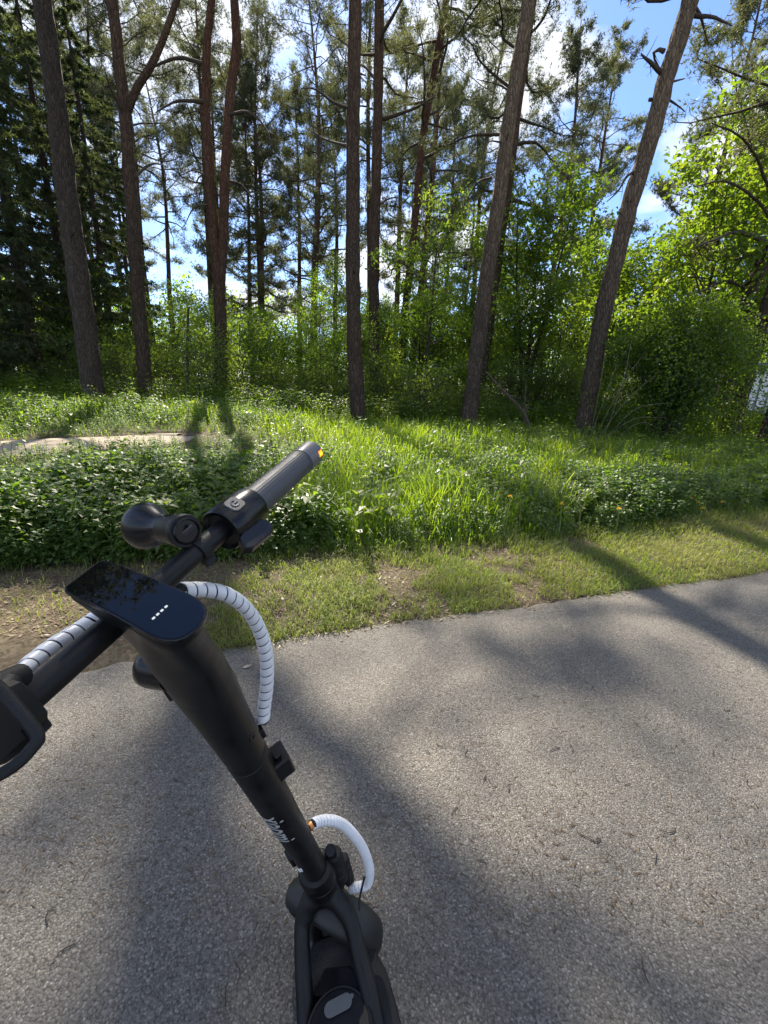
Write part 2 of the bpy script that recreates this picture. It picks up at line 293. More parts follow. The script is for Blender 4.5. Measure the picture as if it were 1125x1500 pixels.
def vnoise(x, y, sc, seed=0):
    """smooth value noise, 0..1"""
    x = np.asarray(x, float) * sc + seed * 17.31; y = np.asarray(y, float) * sc + seed * 5.77
    xi, yi = np.floor(x), np.floor(y); fx, fy = x - xi, y - yi; fx = fx * fx * (3 - 2 * fx); fy = fy * fy * (3 - 2 * fy)
    def h(a, b): v = np.sin(a * 127.1 + b * 311.7 + seed * 74.7) * 43758.5453; return v - np.floor(v)
    return (h(xi, yi) * (1 - fx) + h(xi + 1, yi) * fx) * (1 - fy) + (h(xi, yi + 1) * (1 - fx) + h(xi + 1, yi + 1) * fx) * fy
def ground_z(x, y):
    s = np.asarray(y) - edge_y(x)
    bump = 0.03 * vnoise(x, y, 1.4, 1) + 0.015 * vnoise(x, y, 5, 2)
    q = np.clip((s - 2.0) / 3.5, 0, 1); rise = np.clip(s / 0.5, 0, 1) * 0.03 + 0.3 * q * q * (3 - 2 * q) * np.clip((-np.asarray(x) / np.maximum(np.asarray(y), 1) - 0.08) / 0.3, 0, 1)
    return np.where(s < 0.0, -0.035, -0.004 + bump * np.clip(s / 0.25, 0, 1) + rise)
def axis_vals(a, b, fine_a, fine_b, step, coarse):
    c = np.arange(fine_a, fine_b + 1e-6, step); l = fine_a - np.cumsum(np.geomspace(step, coarse, 22)); r = fine_b + np.cumsum(np.geomspace(step, coarse, 22))
    return np.concatenate([l[l > a][::-1], c, r[r < b], ]) if False else np.concatenate([[a], l[l > a][::-1], c, r[r < b], [b]])
gx = axis_vals(-900, 900, -9, 9, 0.09, 120); gy = axis_vals(-900, 900, 0.8, 9, 0.06, 120)
X, Y = np.meshgrid(gx, gy); Z = ground_z(X, Y)
mb = MB(); nx, ny = len(gx), len(gy); ii, jj = np.meshgrid(np.arange(nx - 1), np.arange(ny - 1)); k = (jj * nx + ii).ravel()
mb.add(np.stack([X, Y, Z], -1).reshape(-1, 3), np.stack([k, k + 1, k + nx + 1, k + nx], -1))
tag(mb.build('ground', M['soil'], smooth=True), kind='structure')
# asphalt path: one sheet with a ragged crumbling edge
xs = np.concatenate([[-300, -120, -50, -20], np.arange(-12, 12, 0.035), [20, 50, 120, 300]])
ey = edge_y(xs) + np.where(np.abs(xs) < 12.5, (vnoise(xs, xs * 0, 4, 3) - 0.5) * 0.07 + (vnoise(xs, xs * 0, 18, 4) - 0.5) * 0.045, 0)
dirs = [0.0, 0.02, 0.06, 0.3, 1.5, 4.5, 6]
rows = [np.stack([xs, ey + 0.008, np.full_like(xs, -0.035)], -1)] + [np.stack([xs, ey - d, np.full_like(xs, -0.004 if d == 0 else 0.0)], -1) for d in dirs]
mb = MB(); G = np.array(rows); m_, n_ = G.shape[:2]; ii, jj = np.meshgrid(np.arange(n_ - 1), np.arange(m_ - 1)); k = (jj * n_ + ii).ravel()
mb.add(G.reshape(-1, 3), np.stack([k + n_, k + n_ + 1, k + 1, k], -1))
tag(mb.build('asphalt_road', M['asphalt'], smooth=False), kind='structure')
# sandy side path beyond the nettles
pc = [on_ground(-700, 700, 0.3), on_ground(-250, 673, 0.32), on_ground(-40, 660, 0.33), on_ground(110, 652, 0.33), on_ground(225, 646, 0.33)]
pc += [pc[-1] + np.array([0.3, 0.12, 0]), pc[-1] + np.array([0.55, 0.28, 0])]
pc = spline(pc, 60); tn = unit(np.gradient(pc, axis=0)); sd = np.stack([-tn[:, 1], tn[:, 0], tn[:, 0] * 0], -1)
PATHC = pc
rows = []
tap = np.clip((59 - np.arange(60)) / 14, 0.05, 1)[:, None]
for w in (-0.7, -0.5, 0, 0.5, 0.7):
    q = pc + sd * (w * tap + 0.12 * (vnoise(pc[:, 0], pc[:, 1], 2, 5)[:, None] - 0.5)); q[:, 2] = ground_z(q[:, 0], q[:, 1]) + 0.035 * (1 - (w / 0.7) ** 4) + 0.006; rows.append(q)
mb = MB(); G = np.array(rows); m_, n_ = G.shape[:2]; ii, jj = np.meshgrid(np.arange(n_ - 1), np.arange(m_ - 1)); k = (jj * n_ + ii).ravel()
mb.add(G.reshape(-1, 3), np.stack([k, k + 1, k + n_ + 1, k + n_], -1))
tag(mb.build('sandy_path', M['sand'], smooth=True), kind='structure')
def path_dist(x, y):
    d = np.full(np.shape(x), 1e9)
    for q in PATHC[::2]: d = np.minimum(d, np.hypot(x - q[0], y - q[1]))
    return d

# ------------------------------------------------------------------ trees
def frame(d, rng):
    """two unit vectors perpendicular to each row of d"""
    a = rng.normal(size=d.shape); u = unit(np.cross(d, a)); return u, np.cross(d, u)
def add_needles(mb, c, d, k, ln, wd, spread, rng, mat):
    """c,d (n,3): tuft centres and shoot directions; k needle triangles each"""
    n = len(c); C = np.repeat(c, k, 0); D = np.repeat(d, k, 0)
    v = unit(D * (1 - spread) + spread * 1.3 * unit(rng.normal(size=C.shape)))
    s = unit(np.cross(v, rng.normal(size=C.shape))); l = ln * rng.uniform(0.65, 1.2, (n * k, 1)); w = wd * rng.uniform(0.7, 1.2, (n * k, 1))
    B = C - D * rng.uniform(0, 0.06, (n * k, 1))
    V = np.stack([B - s * w * 0.5, B + s * w * 0.5, B + v * l], 1).reshape(-1, 3)
    mb.add(V, np.arange(len(V)).reshape(-1, 3), mat)
def add_leaves(mb, c, size, rng, mat, up=0.6, fold=0.25, aspect=0.6):
    """folded 4-triangle leaves at centres c"""
    n = len(c); nrm = unit(rng.normal(size=(n, 3)) + np.array([0, 0, up * 2])); d, w = frame(nrm, rng)
    d[:, 2] -= 0.35; d = unit(d); w = unit(np.cross(nrm, d)); nrm = np.cross(d, w)
    s = size * rng.uniform(0.6, 1.25, (n, 1)); a = s * aspect * 0.5
    b0 = c - d * s * 0.5; tip = c + d * s * 0.5 - nrm * s * 0.08; mid = c; l = c - d * s * 0.05 + w * a + nrm * s * fold * 0.5; r = c - d * s * 0.05 - w * a + nrm * s * fold * 0.5
    V = np.stack([b0, l, tip, r, mid], 1).reshape(-1, 3); o = (np.arange(n) * 5)[:, None]
    F = np.concatenate([o + np.array(q)[None] for q in ((0, 4, 1), (1, 4, 2), (2, 4, 3), (3, 4, 0))], 0)
    mb.add(V, F, mat)

def pine_crown(mb, axis, rad, z0, z1, rng, n_br=26, length=2.6, dens=1.0, needle=(0.15, 0.022), bare=0.0, side=None):
    """limbs, twigs (mat 0) and needle tufts (mat 1) round a trunk line axis (m,3) with radii"""
    zs = axis[:, 2]; tc, td = [], []
    for i in range(n_br):
        f = (i + rng.uniform(0, 1)) / n_br; h = z0 + (z1 - z0) * f
        p0 = np.array([np.interp(h, zs, axis[:, 0]), np.interp(h, zs, axis[:, 1]), h]); r0 = np.interp(h, zs, rad)
        az = i * 2.4 + rng.normal(0, 0.4)
        if side is not None and rng.random() < 0.6: az = side + rng.normal(0, 0.6)
        prof = (0.55 + 0.75 * math.sin(math.pi * min(1, 0.18 + f * 0.82))) * (1 - 0.55 * max(0, f - 0.7) / 0.3)
        ln = length * prof * rng.uniform(0.6, 1.25); el = rng.uniform(-0.15, 0.25) + 0.7 * f
        o = np.array([math.cos(az) * math.cos(el), math.sin(az) * math.cos(el), math.sin(el)])
        nseg = 7; pts = [p0]; d = o.copy()
        for s_ in range(nseg):
            d = unit(d + rng.normal(0, 0.22, 3) + np.array([0, 0, 0.06 * s_ - 0.08])); pts.append(pts[-1] + d * ln / nseg)
        pts = np.array(pts); rr = np.linspace(min(r0 * 0.45, 0.022 * ln + 0.012), 0.007, nseg + 1)
        mb.tube(pts, rr, 4, False, 0)
        ns = int(5 + ln * 5.4 * dens)
        for s_ in range(ns):
            t = rng.uniform(0.28 + bare, 1.0); q = t * nseg; a = int(min(q, nseg - 1)); b = pts[a] + (pts[a + 1] - pts[a]) * (q - a)
            dd = unit(pts[a + 1] - pts[a]); sd_ = unit(np.cross(dd, [0, 0, 1]) * rng.choice([-1, 1]) + dd * rng.uniform(0.2, 1.0) + np.array([0, 0, rng.uniform(-0.25, 0.55)]))
            sl = rng.uniform(0.25, 0.75) * (1.25 - 0.6 * t) * min(1.3, ln / 2.2)
            sp_ = np.array([b, b + sd_ * sl * 0.5 + rng.normal(0, 0.05, 3), b + sd_ * sl + rng.normal(0, 0.08, 3) + np.array([0, 0, 0.05])])
            mb.tube(sp_, [0.008, 0.006, 0.003], 3, False, 0)
            nt = int(rng.integers(8, 13))
            ts = rng.uniform(0.25, 1.05, nt)[:, None]
            cc = sp_[0] * (1 - ts) + sp_[2] * ts + rng.normal(0, 0.095, (nt, 3))
            tc.append(cc); td.append(unit(sd_ + rng.normal(0, 0.5, (nt, 3)) + np.array([0, 0, 0.3])))
    add_needles(mb, np.vstack(tc), np.vstack(td), 7, needle[0], needle[1], 0.62, rng, 1)

def trunk_line(pix, y, top, lean_y=0.0):
    """pixel polyline read at world distance y (metres ahead), extended down to the ground and up to height top"""
    pts = [on_y(px, py, y) for px, py in pix]
    d = pts[0] - pts[1]; d = d / d[2]; pts.insert(0, pts[0] + d * (-0.15 - pts[0][2]))
    d = pts[-1] - pts[-2]; d = d / d[2]; d[:2] *= 0.75; pts.append(pts[-1] + d * max(0.5, top - pts[-1][2]) * 0.5)
    pts.append(pts[-1] + d * np.array([0.6, 0.6, 1]) * max(0.4, top - pts[-1][2]))
    pts = np.array(pts); pts[:, 1] += lean_y * pts[:, 2]
    return pts
def densify(pts, rad, step, rng, wob=0.0):
    L = np.concatenate([[0], np.cumsum(np.linalg.norm(np.diff(pts, axis=0), axis=1))]); n = max(6, int(L[-1] / step))
    sp_ = spline(pts, n * 3); L2 = np.concatenate([[0], np.cumsum(np.linalg.norm(np.diff(sp_, axis=0), axis=1))]); t = np.linspace(0, L2[-1], n)
    out = np.stack([np.interp(t, L2, sp_[:, k]) for k in range(3)], -1); rr = np.interp(t / L2[-1], L / L[-1], rad)
    if wob: out[:, :2] += np.cumsum(rng.normal(0, wob, (n, 2)), 0) * 0.2
    return out, rr

def photo_pine(name, label, cat, pix, widths, y, top, bark, seed, crown=None, forks=(), stubs=(), group=None, flare=1.4):
    """a pine whose trunk follows a pixel polyline at distance y; widths in px at first and last pixel"""
    rg = np.random.default_rng(seed); pts = trunk_line(pix, y, top); m = len(pts)
    w0, w1 = widths; zz = pts[:, 2]; zf = (zz - zz[1]) / max(0.1, zz[-3] - zz[1])
    dep = [depth_of(p) for p in pts]
    r_at = lambda i, w: 0.5 * w * dep[i] / FPX
    r0 = r_at(1, w0); r1 = r_at(m - 3, w1)
    rad = np.interp(zz, [zz[0], zz[1] + 0.01, zz[-3], zz[-2], zz[-1]], [r0 * flare, r0, r1, r1 * 0.6, 0.02])
    base = pts[0].copy(); base[2] = 0
    e = empty(name, base, label, cat, group); e['_o'] = [float(c) for c in base]
    ax, rr = densify(pts, rad, 0.28, rg, 0.02)
    rr = rr * (1 + rg.normal(0, 0.02, len(rr)))
    mb = MB(); mb.tube(ax, rr, 16, True, 0, 0.05, rg)
    # short knots and snapped stubs all the way up
    for q in range(10):
        i = rg.integers(8, len(ax) - 8); a = rg.uniform(0, 6.28); o = np.array([math.cos(a), math.sin(a), rg.uniform(-0.1, 0.4)])
        mb.tube([ax[i] + o * rr[i] * 0.6, ax[i] + o * (rr[i] + rg.uniform(0.04, 0.25))], [0.03, 0.012], 5, True, 0)
    mb.build('trunk', bark, e, True, origin=base)
    for fp, fw, ftop in forks:
        fpts = np.array([on_y(px, py, y) for px, py in fp]); d = fpts[-1] - fpts[-2]; d = d / abs(d[2])
        if ftop > fpts[-1][2]: fpts = np.vstack([fpts, fpts[-1] + d * (ftop - fpts[-1][2])])
        fr = np.linspace(fw[0], fw[1], len(fpts)) * 0.5 * dep[1] / FPX
        fa, fr2 = densify(fpts, fr, 0.25, rg, 0.015); mb = MB(); mb.tube(fa, fr2, 9, True, 0, 0.03, rg); mb.build('limb', bark, e, True, origin=base)
        if ftop > 9:
            mb = MB(); pine_crown(mb, fa, fr2, max(14.0, fa[0][2]), ftop, rg, 11, 2.3, 0.7, (0.12, 0.015)); mb.build('crown', [M['twig'], M['needle']], e, [0], origin=base)
    for sp_, sw, sdy in stubs:
        q = np.array([on_y(px, py, y + sdy * k / (len(sp_) - 1)) for k, (px, py) in enumerate(sp_)])
        qa, qr = densify(q, np.linspace(sw, sw * 0.25, len(q)) * 0.5 * dep[1] / FPX, 0.15, rg, 0.05)
        mb = MB(); mb.tube(qa, qr, 6, True, 0, 0.06, rg)
        for s_ in range(int(len(qa) * 0.8)):
            i = rg.integers(len(qa) // 3, len(qa)); o = unit(rg.normal(size=3)); l = rg.uniform(0.12, 0.5)
            mb.tube([qa[i], qa[i] + o * l * 0.5 + rg.normal(0, 0.03, 3), qa[i] + o * l], [qr[i] * 0.4, 0.007, 0.003], 3, False, 0)
        mb.build('dead_branch', M['twig'], e, True, origin=base)
    if crown:
        mb = MB(); pine_crown(mb, ax, rr, crown[0], top, rg, crown[1], crown[2], *crown[3:4], **(crown[4] if len(crown) > 4 else {}))
        mb.build('crown', [M['twig'], M['needle']], e, [0], origin=base)
    return e
PG = 'tall pine trunks at the edge of the wood'
photo_pine('conifer_tree', 'thick grey-brown trunk standing leftmost of the big trunks, dark branches behind it', 'tree', [(138, 590), (118, 430), (98, 280), (80, 130), (62, 0)], (29, 25), 13.5, 22, M['spruce_bark'], 1, (13.5, 15, 2.6, 0.7), group=PG)
photo_pine('pine_tree', 'slim brown pine with a long side limb forking off to the right', 'tree', [(215, 590), (203, 450), (192, 300), (182, 165), (172, 80), (164, 0)], (19, 15), 14.5, 21, M['pine_bark'], 2, (11.8, 20, 2.5, 0.75, {'needle': (0.12, 0.015)}), forks=[([(184, 170), (200, 130), (222, 95), (240, 55), (256, 10)], (9, 6), 15)], stubs=[([(183, 170), (165, 140), (150, 95)], 4, -1.0), ([(197, 260), (225, 240), (245, 245)], 4, 1.0)], group=PG)
photo_pine('pine_tree', 'twin-stemmed reddish pine splitting in two partway up its trunk', 'tree', [(326, 605), (324, 500), (319, 395), (309, 300), (303, 160), (304, 60), (310, 0)], (19, 10), 17.0, 21, M['red_bark'], 3, (14.0, 17, 2.8, 0.7, {'needle': (0.12, 0.015)}), forks=[([(322, 420), (327, 350), (330, 250), (336, 150), (346, 60), (342, 0)], (13, 9), 20)], stubs=[([(305, 150), (278, 148), (255, 150), (228, 165)], 5, -1.2), ([(302, 95), (262, 85), (222, 98), (205, 92)], 5, 0.6), ([(312, 300), (285, 305), (268, 335)], 3, -0.7), ([(308, 260), (285, 250), (268, 256)], 3, 0.8), ([(333, 170), (362, 165), (388, 190), (396, 215)], 4, -1.2), ([(329, 265), (352, 270), (372, 290)], 4, 1.3)], group=PG)
photo_pine('pine_tree', 'straight dark pine standing in the grass nearest the middle, tallest bare trunk', 'tree', [(526, 625), (519, 480), (518, 300), (520, 120), (522, 0)], (22, 19), 13.4, 22, M['pine_bark'], 4, (11.4, 17, 2.9, 0.65, {'needle': (0.12, 0.016)}), stubs=[([(516, 160), (488, 150), (462, 130), (440, 128)], 4, -1.0), ([(516, 215), (480, 205), (455, 190)], 4, 1.5)], group=PG)
photo_pine('pine_tree', 'slender dark straight pine just right of the middle trunk with one long bare branch', 'tree', [(547, 560), (549, 430), (552, 250), (555, 100), (557, 0)], (15, 14), 18.5, 21, M['pine_bark'], 5, (11.5, 24, 2.8, 0.8, {'needle': (0.12, 0.016)}), stubs=[([(558, 175), (585, 168), (612, 158), (638, 142)], 5, -1.2), ([(556, 300), (572, 290), (590, 292)], 3, 0.5), ([(552, 118), (530, 95), (505, 98)], 4, 1.5)], group=PG)
photo_pine('pine_tree', 'thin reddish pine curving to the right beside the dark straight pine', 'tree', [(586, 560), (592, 470), (602, 380), (612, 280), (622, 190), (640, 90), (656, 0)], (12, 10), 20.5, 20, M['red_bark'], 6, (10.0, 25, 2.7, 0.85, {'needle': (0.13, 0.017)}), stubs=[([(623, 180), (652, 188), (676, 196)], 3, 0.9), ([(612, 268), (585, 268), (560, 262)], 3, -0.9)], group=PG)
photo_pine('pine_tree', 'thin red-barked pine half hidden behind its curving neighbour', 'tree', [(602, 560), (612, 470), (620, 400), (632, 280), (640, 190)], (10, 7), 27, 18, M['red_bark'], 7, (5.5, 30, 2.6), group=PG)
photo_pine('pine_tree', 'thick leaning pine with brown flaky bark, right of the middle of the wood edge', 'tree', [(690, 595), (702, 500), (716, 400), (735, 280), (752, 150), (776, 0)], (22, 19), 13.8, 21, M['grey_bark'], 8, (10.6, 17, 2.7, 0.8), stubs=[([(745, 210), (725, 206), (712, 210)], 3, -0.5), ([(720, 260), (702, 265), (690, 280), (680, 300)], 3, 1.0), ([(755, 140), (730, 125), (700, 117)], 3, 0.8)], group=PG)
photo_pine('pine_tree', 'pine with dark trunk standing close behind the thick leaning pine', 'tree', [(704, 560), (718, 470), (732, 370), (748, 260), (762, 150), (775, 60)], (15, 12), 17.5, 20, M['pine_bark'], 9, (7.5, 28, 2.8, 1.2), stubs=[([(748, 250), (765, 250), (772, 275)], 3, -0.4)], group=PG)
photo_pine('pine_tree', 'strongly leaning pine with a pale grey upper trunk, the one rising beside the big bush', 'tree', [(858, 605), (876, 500), (893, 420), (920, 310), (950, 215), (978, 110), (1012, 0)], (23, 24), 12.8, 19, M['grey_bark'], 10, (9.4, 15, 2.6, 0.8, {'bare': 0.15}), stubs=[([(968, 108), (952, 95), (936, 80)], 7, -0.5), ([(972, 75), (960, 72), (955, 82), (967, 100)], 5, 0.4), ([(985, 70), (1000, 25), (1010, 22)], 3, 0.6), ([(952, 145), (985, 148), (1005, 162)], 4, 0.6), ([(930, 250), (915, 262), (905, 280), (890, 295)], 4, -0.8), ([(1015, 22), (1045, 25), (1070, 38)], 5, -0.8)], group=PG)
photo_pine('pine_tree', 'thin distant pine with a sparse crown left of the middle trunk', 'tree', [(459, 505), (461, 420), (465, 330), (467, 200)], (9, 5), 27, 15.5, M['pine_bark'], 11, (5.2, 24, 2.2, 0.8), group=PG)
photo_pine('pine_tree', 'dark crooked pine leaning away at the right edge above the bush', 'tree', [(1080, 500), (1092, 440), (1112, 395), (1150, 330)], (19, 20), 14.5, 15, M['pine_bark'], 12, (5.0, 22, 3.2, 1.1), stubs=[([(1098, 425), (1060, 412), (1030, 425), (1005, 430)], 5, -0.6), ([(1128, 360), (1085, 340), (1050, 350), (1018, 362)], 6, -1.2), ([(1140, 345), (1115, 300), (1070, 265), (1020, 272)], 5, -0.8), ([(1145, 335), (1120, 260), (1090, 205), (1040, 180)], 5, -1.5)], group=PG)
photo_pine('pine_tree', 'dark trunk at the very right edge leaning above the white shed', 'tree', [(1100, 520), (1112, 480), (1130, 430), (1160, 340)], (20, 18), 13.2, 14, M['pine_bark'], 13, (6.5, 14, 2.6), group=PG)
photo_pine('pine_tree', 'grey trunk base at the far right beside the white shed', 'tree', [(1127, 640), (1142, 590), (1166, 480), (1206, 300)], (26, 22), 11.5, 18, M['grey_bark'], 14, (7, 18, 2.8), group=PG)

# background pines: three built, then copied
def straight_pine(name, seed, top, z0, r, n_br, length, bark, dens=1.0, needle=(0.17, 0.026)):
    rg = np.random.default_rng(seed); pts = np.array([[0, 0, -0.1], [0.1, 0, top * 0.3], [rg.normal(0, 0.3), rg.normal(0, 0.3), top * 0.65], [rg.normal(0, 0.4), rg.normal(0, 0.4), top]])
    ax, rr = densify(pts, [r * 1.2, r, r * 0.6, 0.02], 0.5, rg, 0.03); e = empty(name, (0, 0, 0)); mb = MB(); mb.tube(ax, rr, 9, True, 0, 0.04, rg); mb.build('trunk', bark, e, True)
    mb = MB(); pine_crown(mb, ax, rr, z0, top, rg, n_br, length, dens, needle); mb.build('crown', [M['twig'], M['needle']], e, [0]); return e
protos = [straight_pine('pine_tree', 31, 18, 5.0, 0.15, 46, 2.5, M['pine_bark']), straight_pine('pine_tree', 32, 16, 3.6, 0.13, 46, 2.3, M['pine_bark']), straight_pine('pine_tree', 33, 20, 7.5, 0.17, 44, 2.8, M['red_bark']), straight_pine('pine_tree', 34, 23, 11.5, 0.17, 46, 3.4, M['pine_bark'], 1.15, (0.13, 0.019))]
used = set()
def place(proto, px, y, rot, sc, label, cat, group, z=0.0, sz=None):
    """copy a built thing to the place seen at photo column px, y metres ahead"""
    o = proto if proto.name not in used else copy_tree(proto); used.add(o.name); used.add(proto.name)
    p = on_y(px, 560, y); o.location = (p[0], y, z if cat == 'tree' else float(ground_z(p[0], y)) - 0.03); o.rotation_euler = (0, 0, rot); o.scale = (sc, sc, sz or sc)
    return tag(o, label, cat, group)
BG = 'pines standing deeper in the wood'
bgp = [(0, 392, 29, 'deeper pine with a feathery crown midway between the twin-stemmed pine and the middle trunk'), (1, 372, 30, 'deeper pine right of the twin-stemmed pine, needles down to mid-trunk'),
       (0, 492, 33, 'deep pine seen left of the middle trunk'), (1, 640, 27, 'dense dark pine crown filling the gap left of the thick leaning pine'),
       (2, 575, 30, 'deep pine behind the dark straight pine with the bare branch'), (1, 668, 31, 'far pine directly left of the thick leaning pine'), (0, 790, 24, 'pine with hanging dark needles right of the thick leaning pine'),
       (2, 835, 30, 'far pine above the multi-stemmed young maple'), (2, 160, 30, 'pine crown above the dark spruces, near the forked pine'), (0, 985, 24, 'pine behind the strongly leaning pale pine'),
       (2, 1075, 20, 'tall pine crown at the upper right corner'), (2, 215, 33, 'far pine behind the slim forked pine'), (1, 720, 38, 'farthest pine behind the leaning pine pair'),
       (2, 335, 33, 'tall pine with high crown just right of the twin-stemmed pine'), (2, 440, 32, 'tall pine with high crown directly left of the middle trunk'), (2, 612, 34, 'tall pine with high crown behind the curving red pine')]
bgp += [(3, 150, 27, 'airy pine crown between the thickest left trunk and the forked pine'), (3, 232, 27.5, 'airy pine crown just right of the forked pine'), (3, 318, 31, 'airy pine crown between the two stems of the twin pine'), (3, 540, 30, 'airy pine crown between the middle trunk and its dark neighbour'), (3, 196, 29, 'tall airy pine crown between the forked pine and the twin-stemmed pine'), (3, 262, 33, 'airy pine crown high behind the left stem of the twin pine'), (3, 385, 30, 'airy pine crown high to the right of the twin-stemmed pine'), (3, 462, 29, 'airy pine crown high above the thin sparse pine'), (3, 680, 32, 'airy pine crown high between the curving red pine and the thick leaning pine'), (3, 120, 34, 'airy pine crown high behind the thickest left trunk')]
rgp = random.Random(5)
for v, px, y, lb in bgp: place(protos[v], px, y * 1.3, rgp.uniform(0, 6.28), 1.28 * rgp.uniform(0.9, 1.08), lb, 'tree', BG)

place(protos[2], -330, 5.6, 1.0, 1.7, 'big pine spreading over the nettles outside the left edge', 'tree', 'pines beside the road', sz=1.0)
# spruces on the left
def spruce(name, seed, top, r, base_len, z0):
    rg = np.random.default_rng(seed); pts = np.array([[0, 0, -0.1], [0.05, 0.03, top * 0.5], [0, 0, top]]); ax, rr = densify(pts, [r * 1.15, r * 0.6, 0.015], 0.5, rg, 0.01)
    e = empty(name, (0, 0, 0)); mb = MB(); mb.tube(ax, rr, 9, True, 0, 0.03, rg); mb.build('trunk', M['spruce_bark'], e, True)
    mb = MB(); tc, td = [], []; nb = int((top - z0) * 6.5)
    for i in range(nb):
        f = (i + rg.random()) / nb; h = z0 + (top - z0) * f; ln = base_len * (1 - f) ** 0.75 * rg.uniform(0.6, 1.15) + 0.2; az = i * 2.399 + rg.normal(0, 0.3)
        o = np.array([math.cos(az), math.sin(az), 0]); t = np.linspace(0, 1, 7)[:, None]
        pts = np.array([0, 0, h]) + o * ln * t + np.array([0, 0, 1.0]) * (-0.32 * ln * t + 0.2 * ln * t ** 2.5); mb.tube(pts, np.linspace(0.02 + 0.006 * ln, 0.005, 7), 4, False, 0)
        ns = int(8 + ln * 17)
        tt = rg.uniform(0.12, 1, ns); b = np.stack([np.interp(tt, t[:, 0], pts[:, k]) for k in range(3)], -1)
        lat = np.cross(o, [0, 0, 1.0]); sgn = rg.choice([-1, 1], ns)[:, None]; sl = (rg.uniform(0.15, 0.55, ns) * (1.15 - 0.6 * tt) * min(1.2, ln / 1.8))[:, None]
        d = unit(lat * sgn * rg.uniform(0.3, 1, (ns, 1)) + o * 0.5 + np.array([0, 0, -1.0]) * rg.uniform(0.1, 1.3, (ns, 1)))
        for k in range(6):
            q = b + d * sl * (k + 0.5) / 5.5 + rg.normal(0, 0.02, (ns, 3)); tc.append(q); td.append(d)
    add_needles(mb, np.vstack(tc), np.vstack(td), 3, 0.15, 0.045, 0.45, rg, 1); mb.build('crown', [M['twig'], M['spruce']], e, [0]); return e
sps = [spruce('spruce_tree', 51, 21, 0.2, 3.0, 2.2), spruce('spruce_tree', 52, 18, 0.17, 2.6, 1.3)]
SG = 'dark spruces crowding the left side of the wood'
for v, px, y, lb in [(0, 60, 17.5, 'dark spruce with drooping branches left of the thickest left trunk'), (1, -40, 15, 'dark spruce cut off by the left edge'), (0, 118, 21, 'tall dark spruce directly behind the thickest left trunk'), (1, 172, 20, 'dark spruce between the thickest left trunk and the slim forked pine'),
                     (0, 12, 23, 'deeper spruce near the left edge, trunk visible low down'), (1, 85, 27, 'farther spruce seen between the left trunks'), (0, -120, 19, 'large spruce just outside the left edge'), (1, 205, 30, 'distant narrow spruce behind the slim forked pine')]:
    place(sps[v], px, y, rgp.uniform(0, 6.28), rgp.uniform(0.92, 1.1), lb, 'tree', SG)

# broadleaf trees and shrubs
def broadleaf(name, seed, top, r, stems, spread, z0, n_leaf, leaf, mat, clump=0.38, twiggy=2):
    rg = np.random.default_rng(seed); e = empty(name, (0, 0, 0)); tw = MB(); mbt = MB(); ends = []
    for s_ in range(stems):
        a = s_ * 6.28 / max(1, stems) + rg.uniform(0, 1); sp = spread * (0.25 if stems == 1 else 0.55) * rg.uniform(0.6, 1.1)
        o = np.array([math.cos(a) * sp, math.sin(a) * sp, 0]); hh = top * rg.uniform(0.8, 1)
        pts = np.array([[o[0] * 0.06, o[1] * 0.06, -0.05], o * 0.25 + [0, 0, hh * 0.3], o * 0.6 + [rg.normal(0, .1), rg.normal(0, .1), hh * 0.65], o + [0, 0, hh]])
        ax, rr = densify(pts, [r, r * 0.75, r * 0.45, 0.008], 0.25, rg, 0.02); mbt.tube(ax, rr, 7, True, 0, 0.04, rg)
        nb = int(9 + top * 2.4 / (1 + 0.25 * stems))
        for i in range(nb):
            f = z0 / top + (1 - z0 / top) * (i + rg.random()) / nb; q = f * (len(ax) - 1); k = int(min(q, len(ax) - 2)); b = ax[k] + (ax[k + 1] - ax[k]) * (q - k)
            az = i * 2.4 + rg.normal(0, 0.4); ln = spread * (0.45 + 0.9 * math.sin(math.pi * min(1, 0.15 + 0.8 * f))) * rg.uniform(0.45, 0.95)
            d = unit(np.array([math.cos(az), math.sin(az), rg.uniform(0.1, 0.9)])); ps = [b]
            for _ in range(4): d = unit(d + rg.normal(0, 0.2, 3) + [0, 0, 0.03]); ps.append(ps[-1] + d * ln / 4)
            ps = np.array(ps); tw.tube(ps, np.linspace(min(rr[k] * 0.6, 0.02 + 0.008 * ln), 0.004, 5), 4, False, 0)
            for _ in range(int(twiggy + ln * 3)):
                t = rg.uniform(0.3, 1) * 4; k2 = int(min(t, 3)); c = ps[k2] + (ps[k2 + 1] - ps[k2]) * (t - k2); d2 = unit(d + rg.normal(0, 0.8, 3)); l2 = rg.uniform(0.15, 0.5)
                tw.tube([c, c + d2 * l2], [0.005, 0.002], 3, False, 0); ends.append(c + d2 * l2)
    ends = np.array(ends); idx = rg.integers(0, len(ends), n_leaf); c = ends[idx] + rg.normal(0, clump * 0.5, (n_leaf, 3)) * [1, 1, 0.6]
    c[:, 2] = np.maximum(c[:, 2], 0.05)
    mbt.build('trunk', M['smooth_bark'], e, True); add_leaves(tw, c, leaf, rg, 1); tw.build('crown', [M['twig'], mat], e, [0]); return e
maple = broadleaf('maple_tree', 71, 9.5, 0.10, 3, 2.3, 2.2, 9000, 0.17, M['leaf'], 0.5)
maple2 = broadleaf('maple_tree', 72, 8.0, 0.09, 2, 2.6, 2.6, 9000, 0.17, M['leaf'], 0.55)
birch = broadleaf('young_birch_tree', 73, 7.0, 0.06, 1, 1.7, 1.2, 5500, 0.10, M['young_leaf'], 0.45)
sap = broadleaf('sapling', 74, 4.2, 0.03, 1, 1.1, 0.7, 2200, 0.09, M['young_leaf'], 0.35)
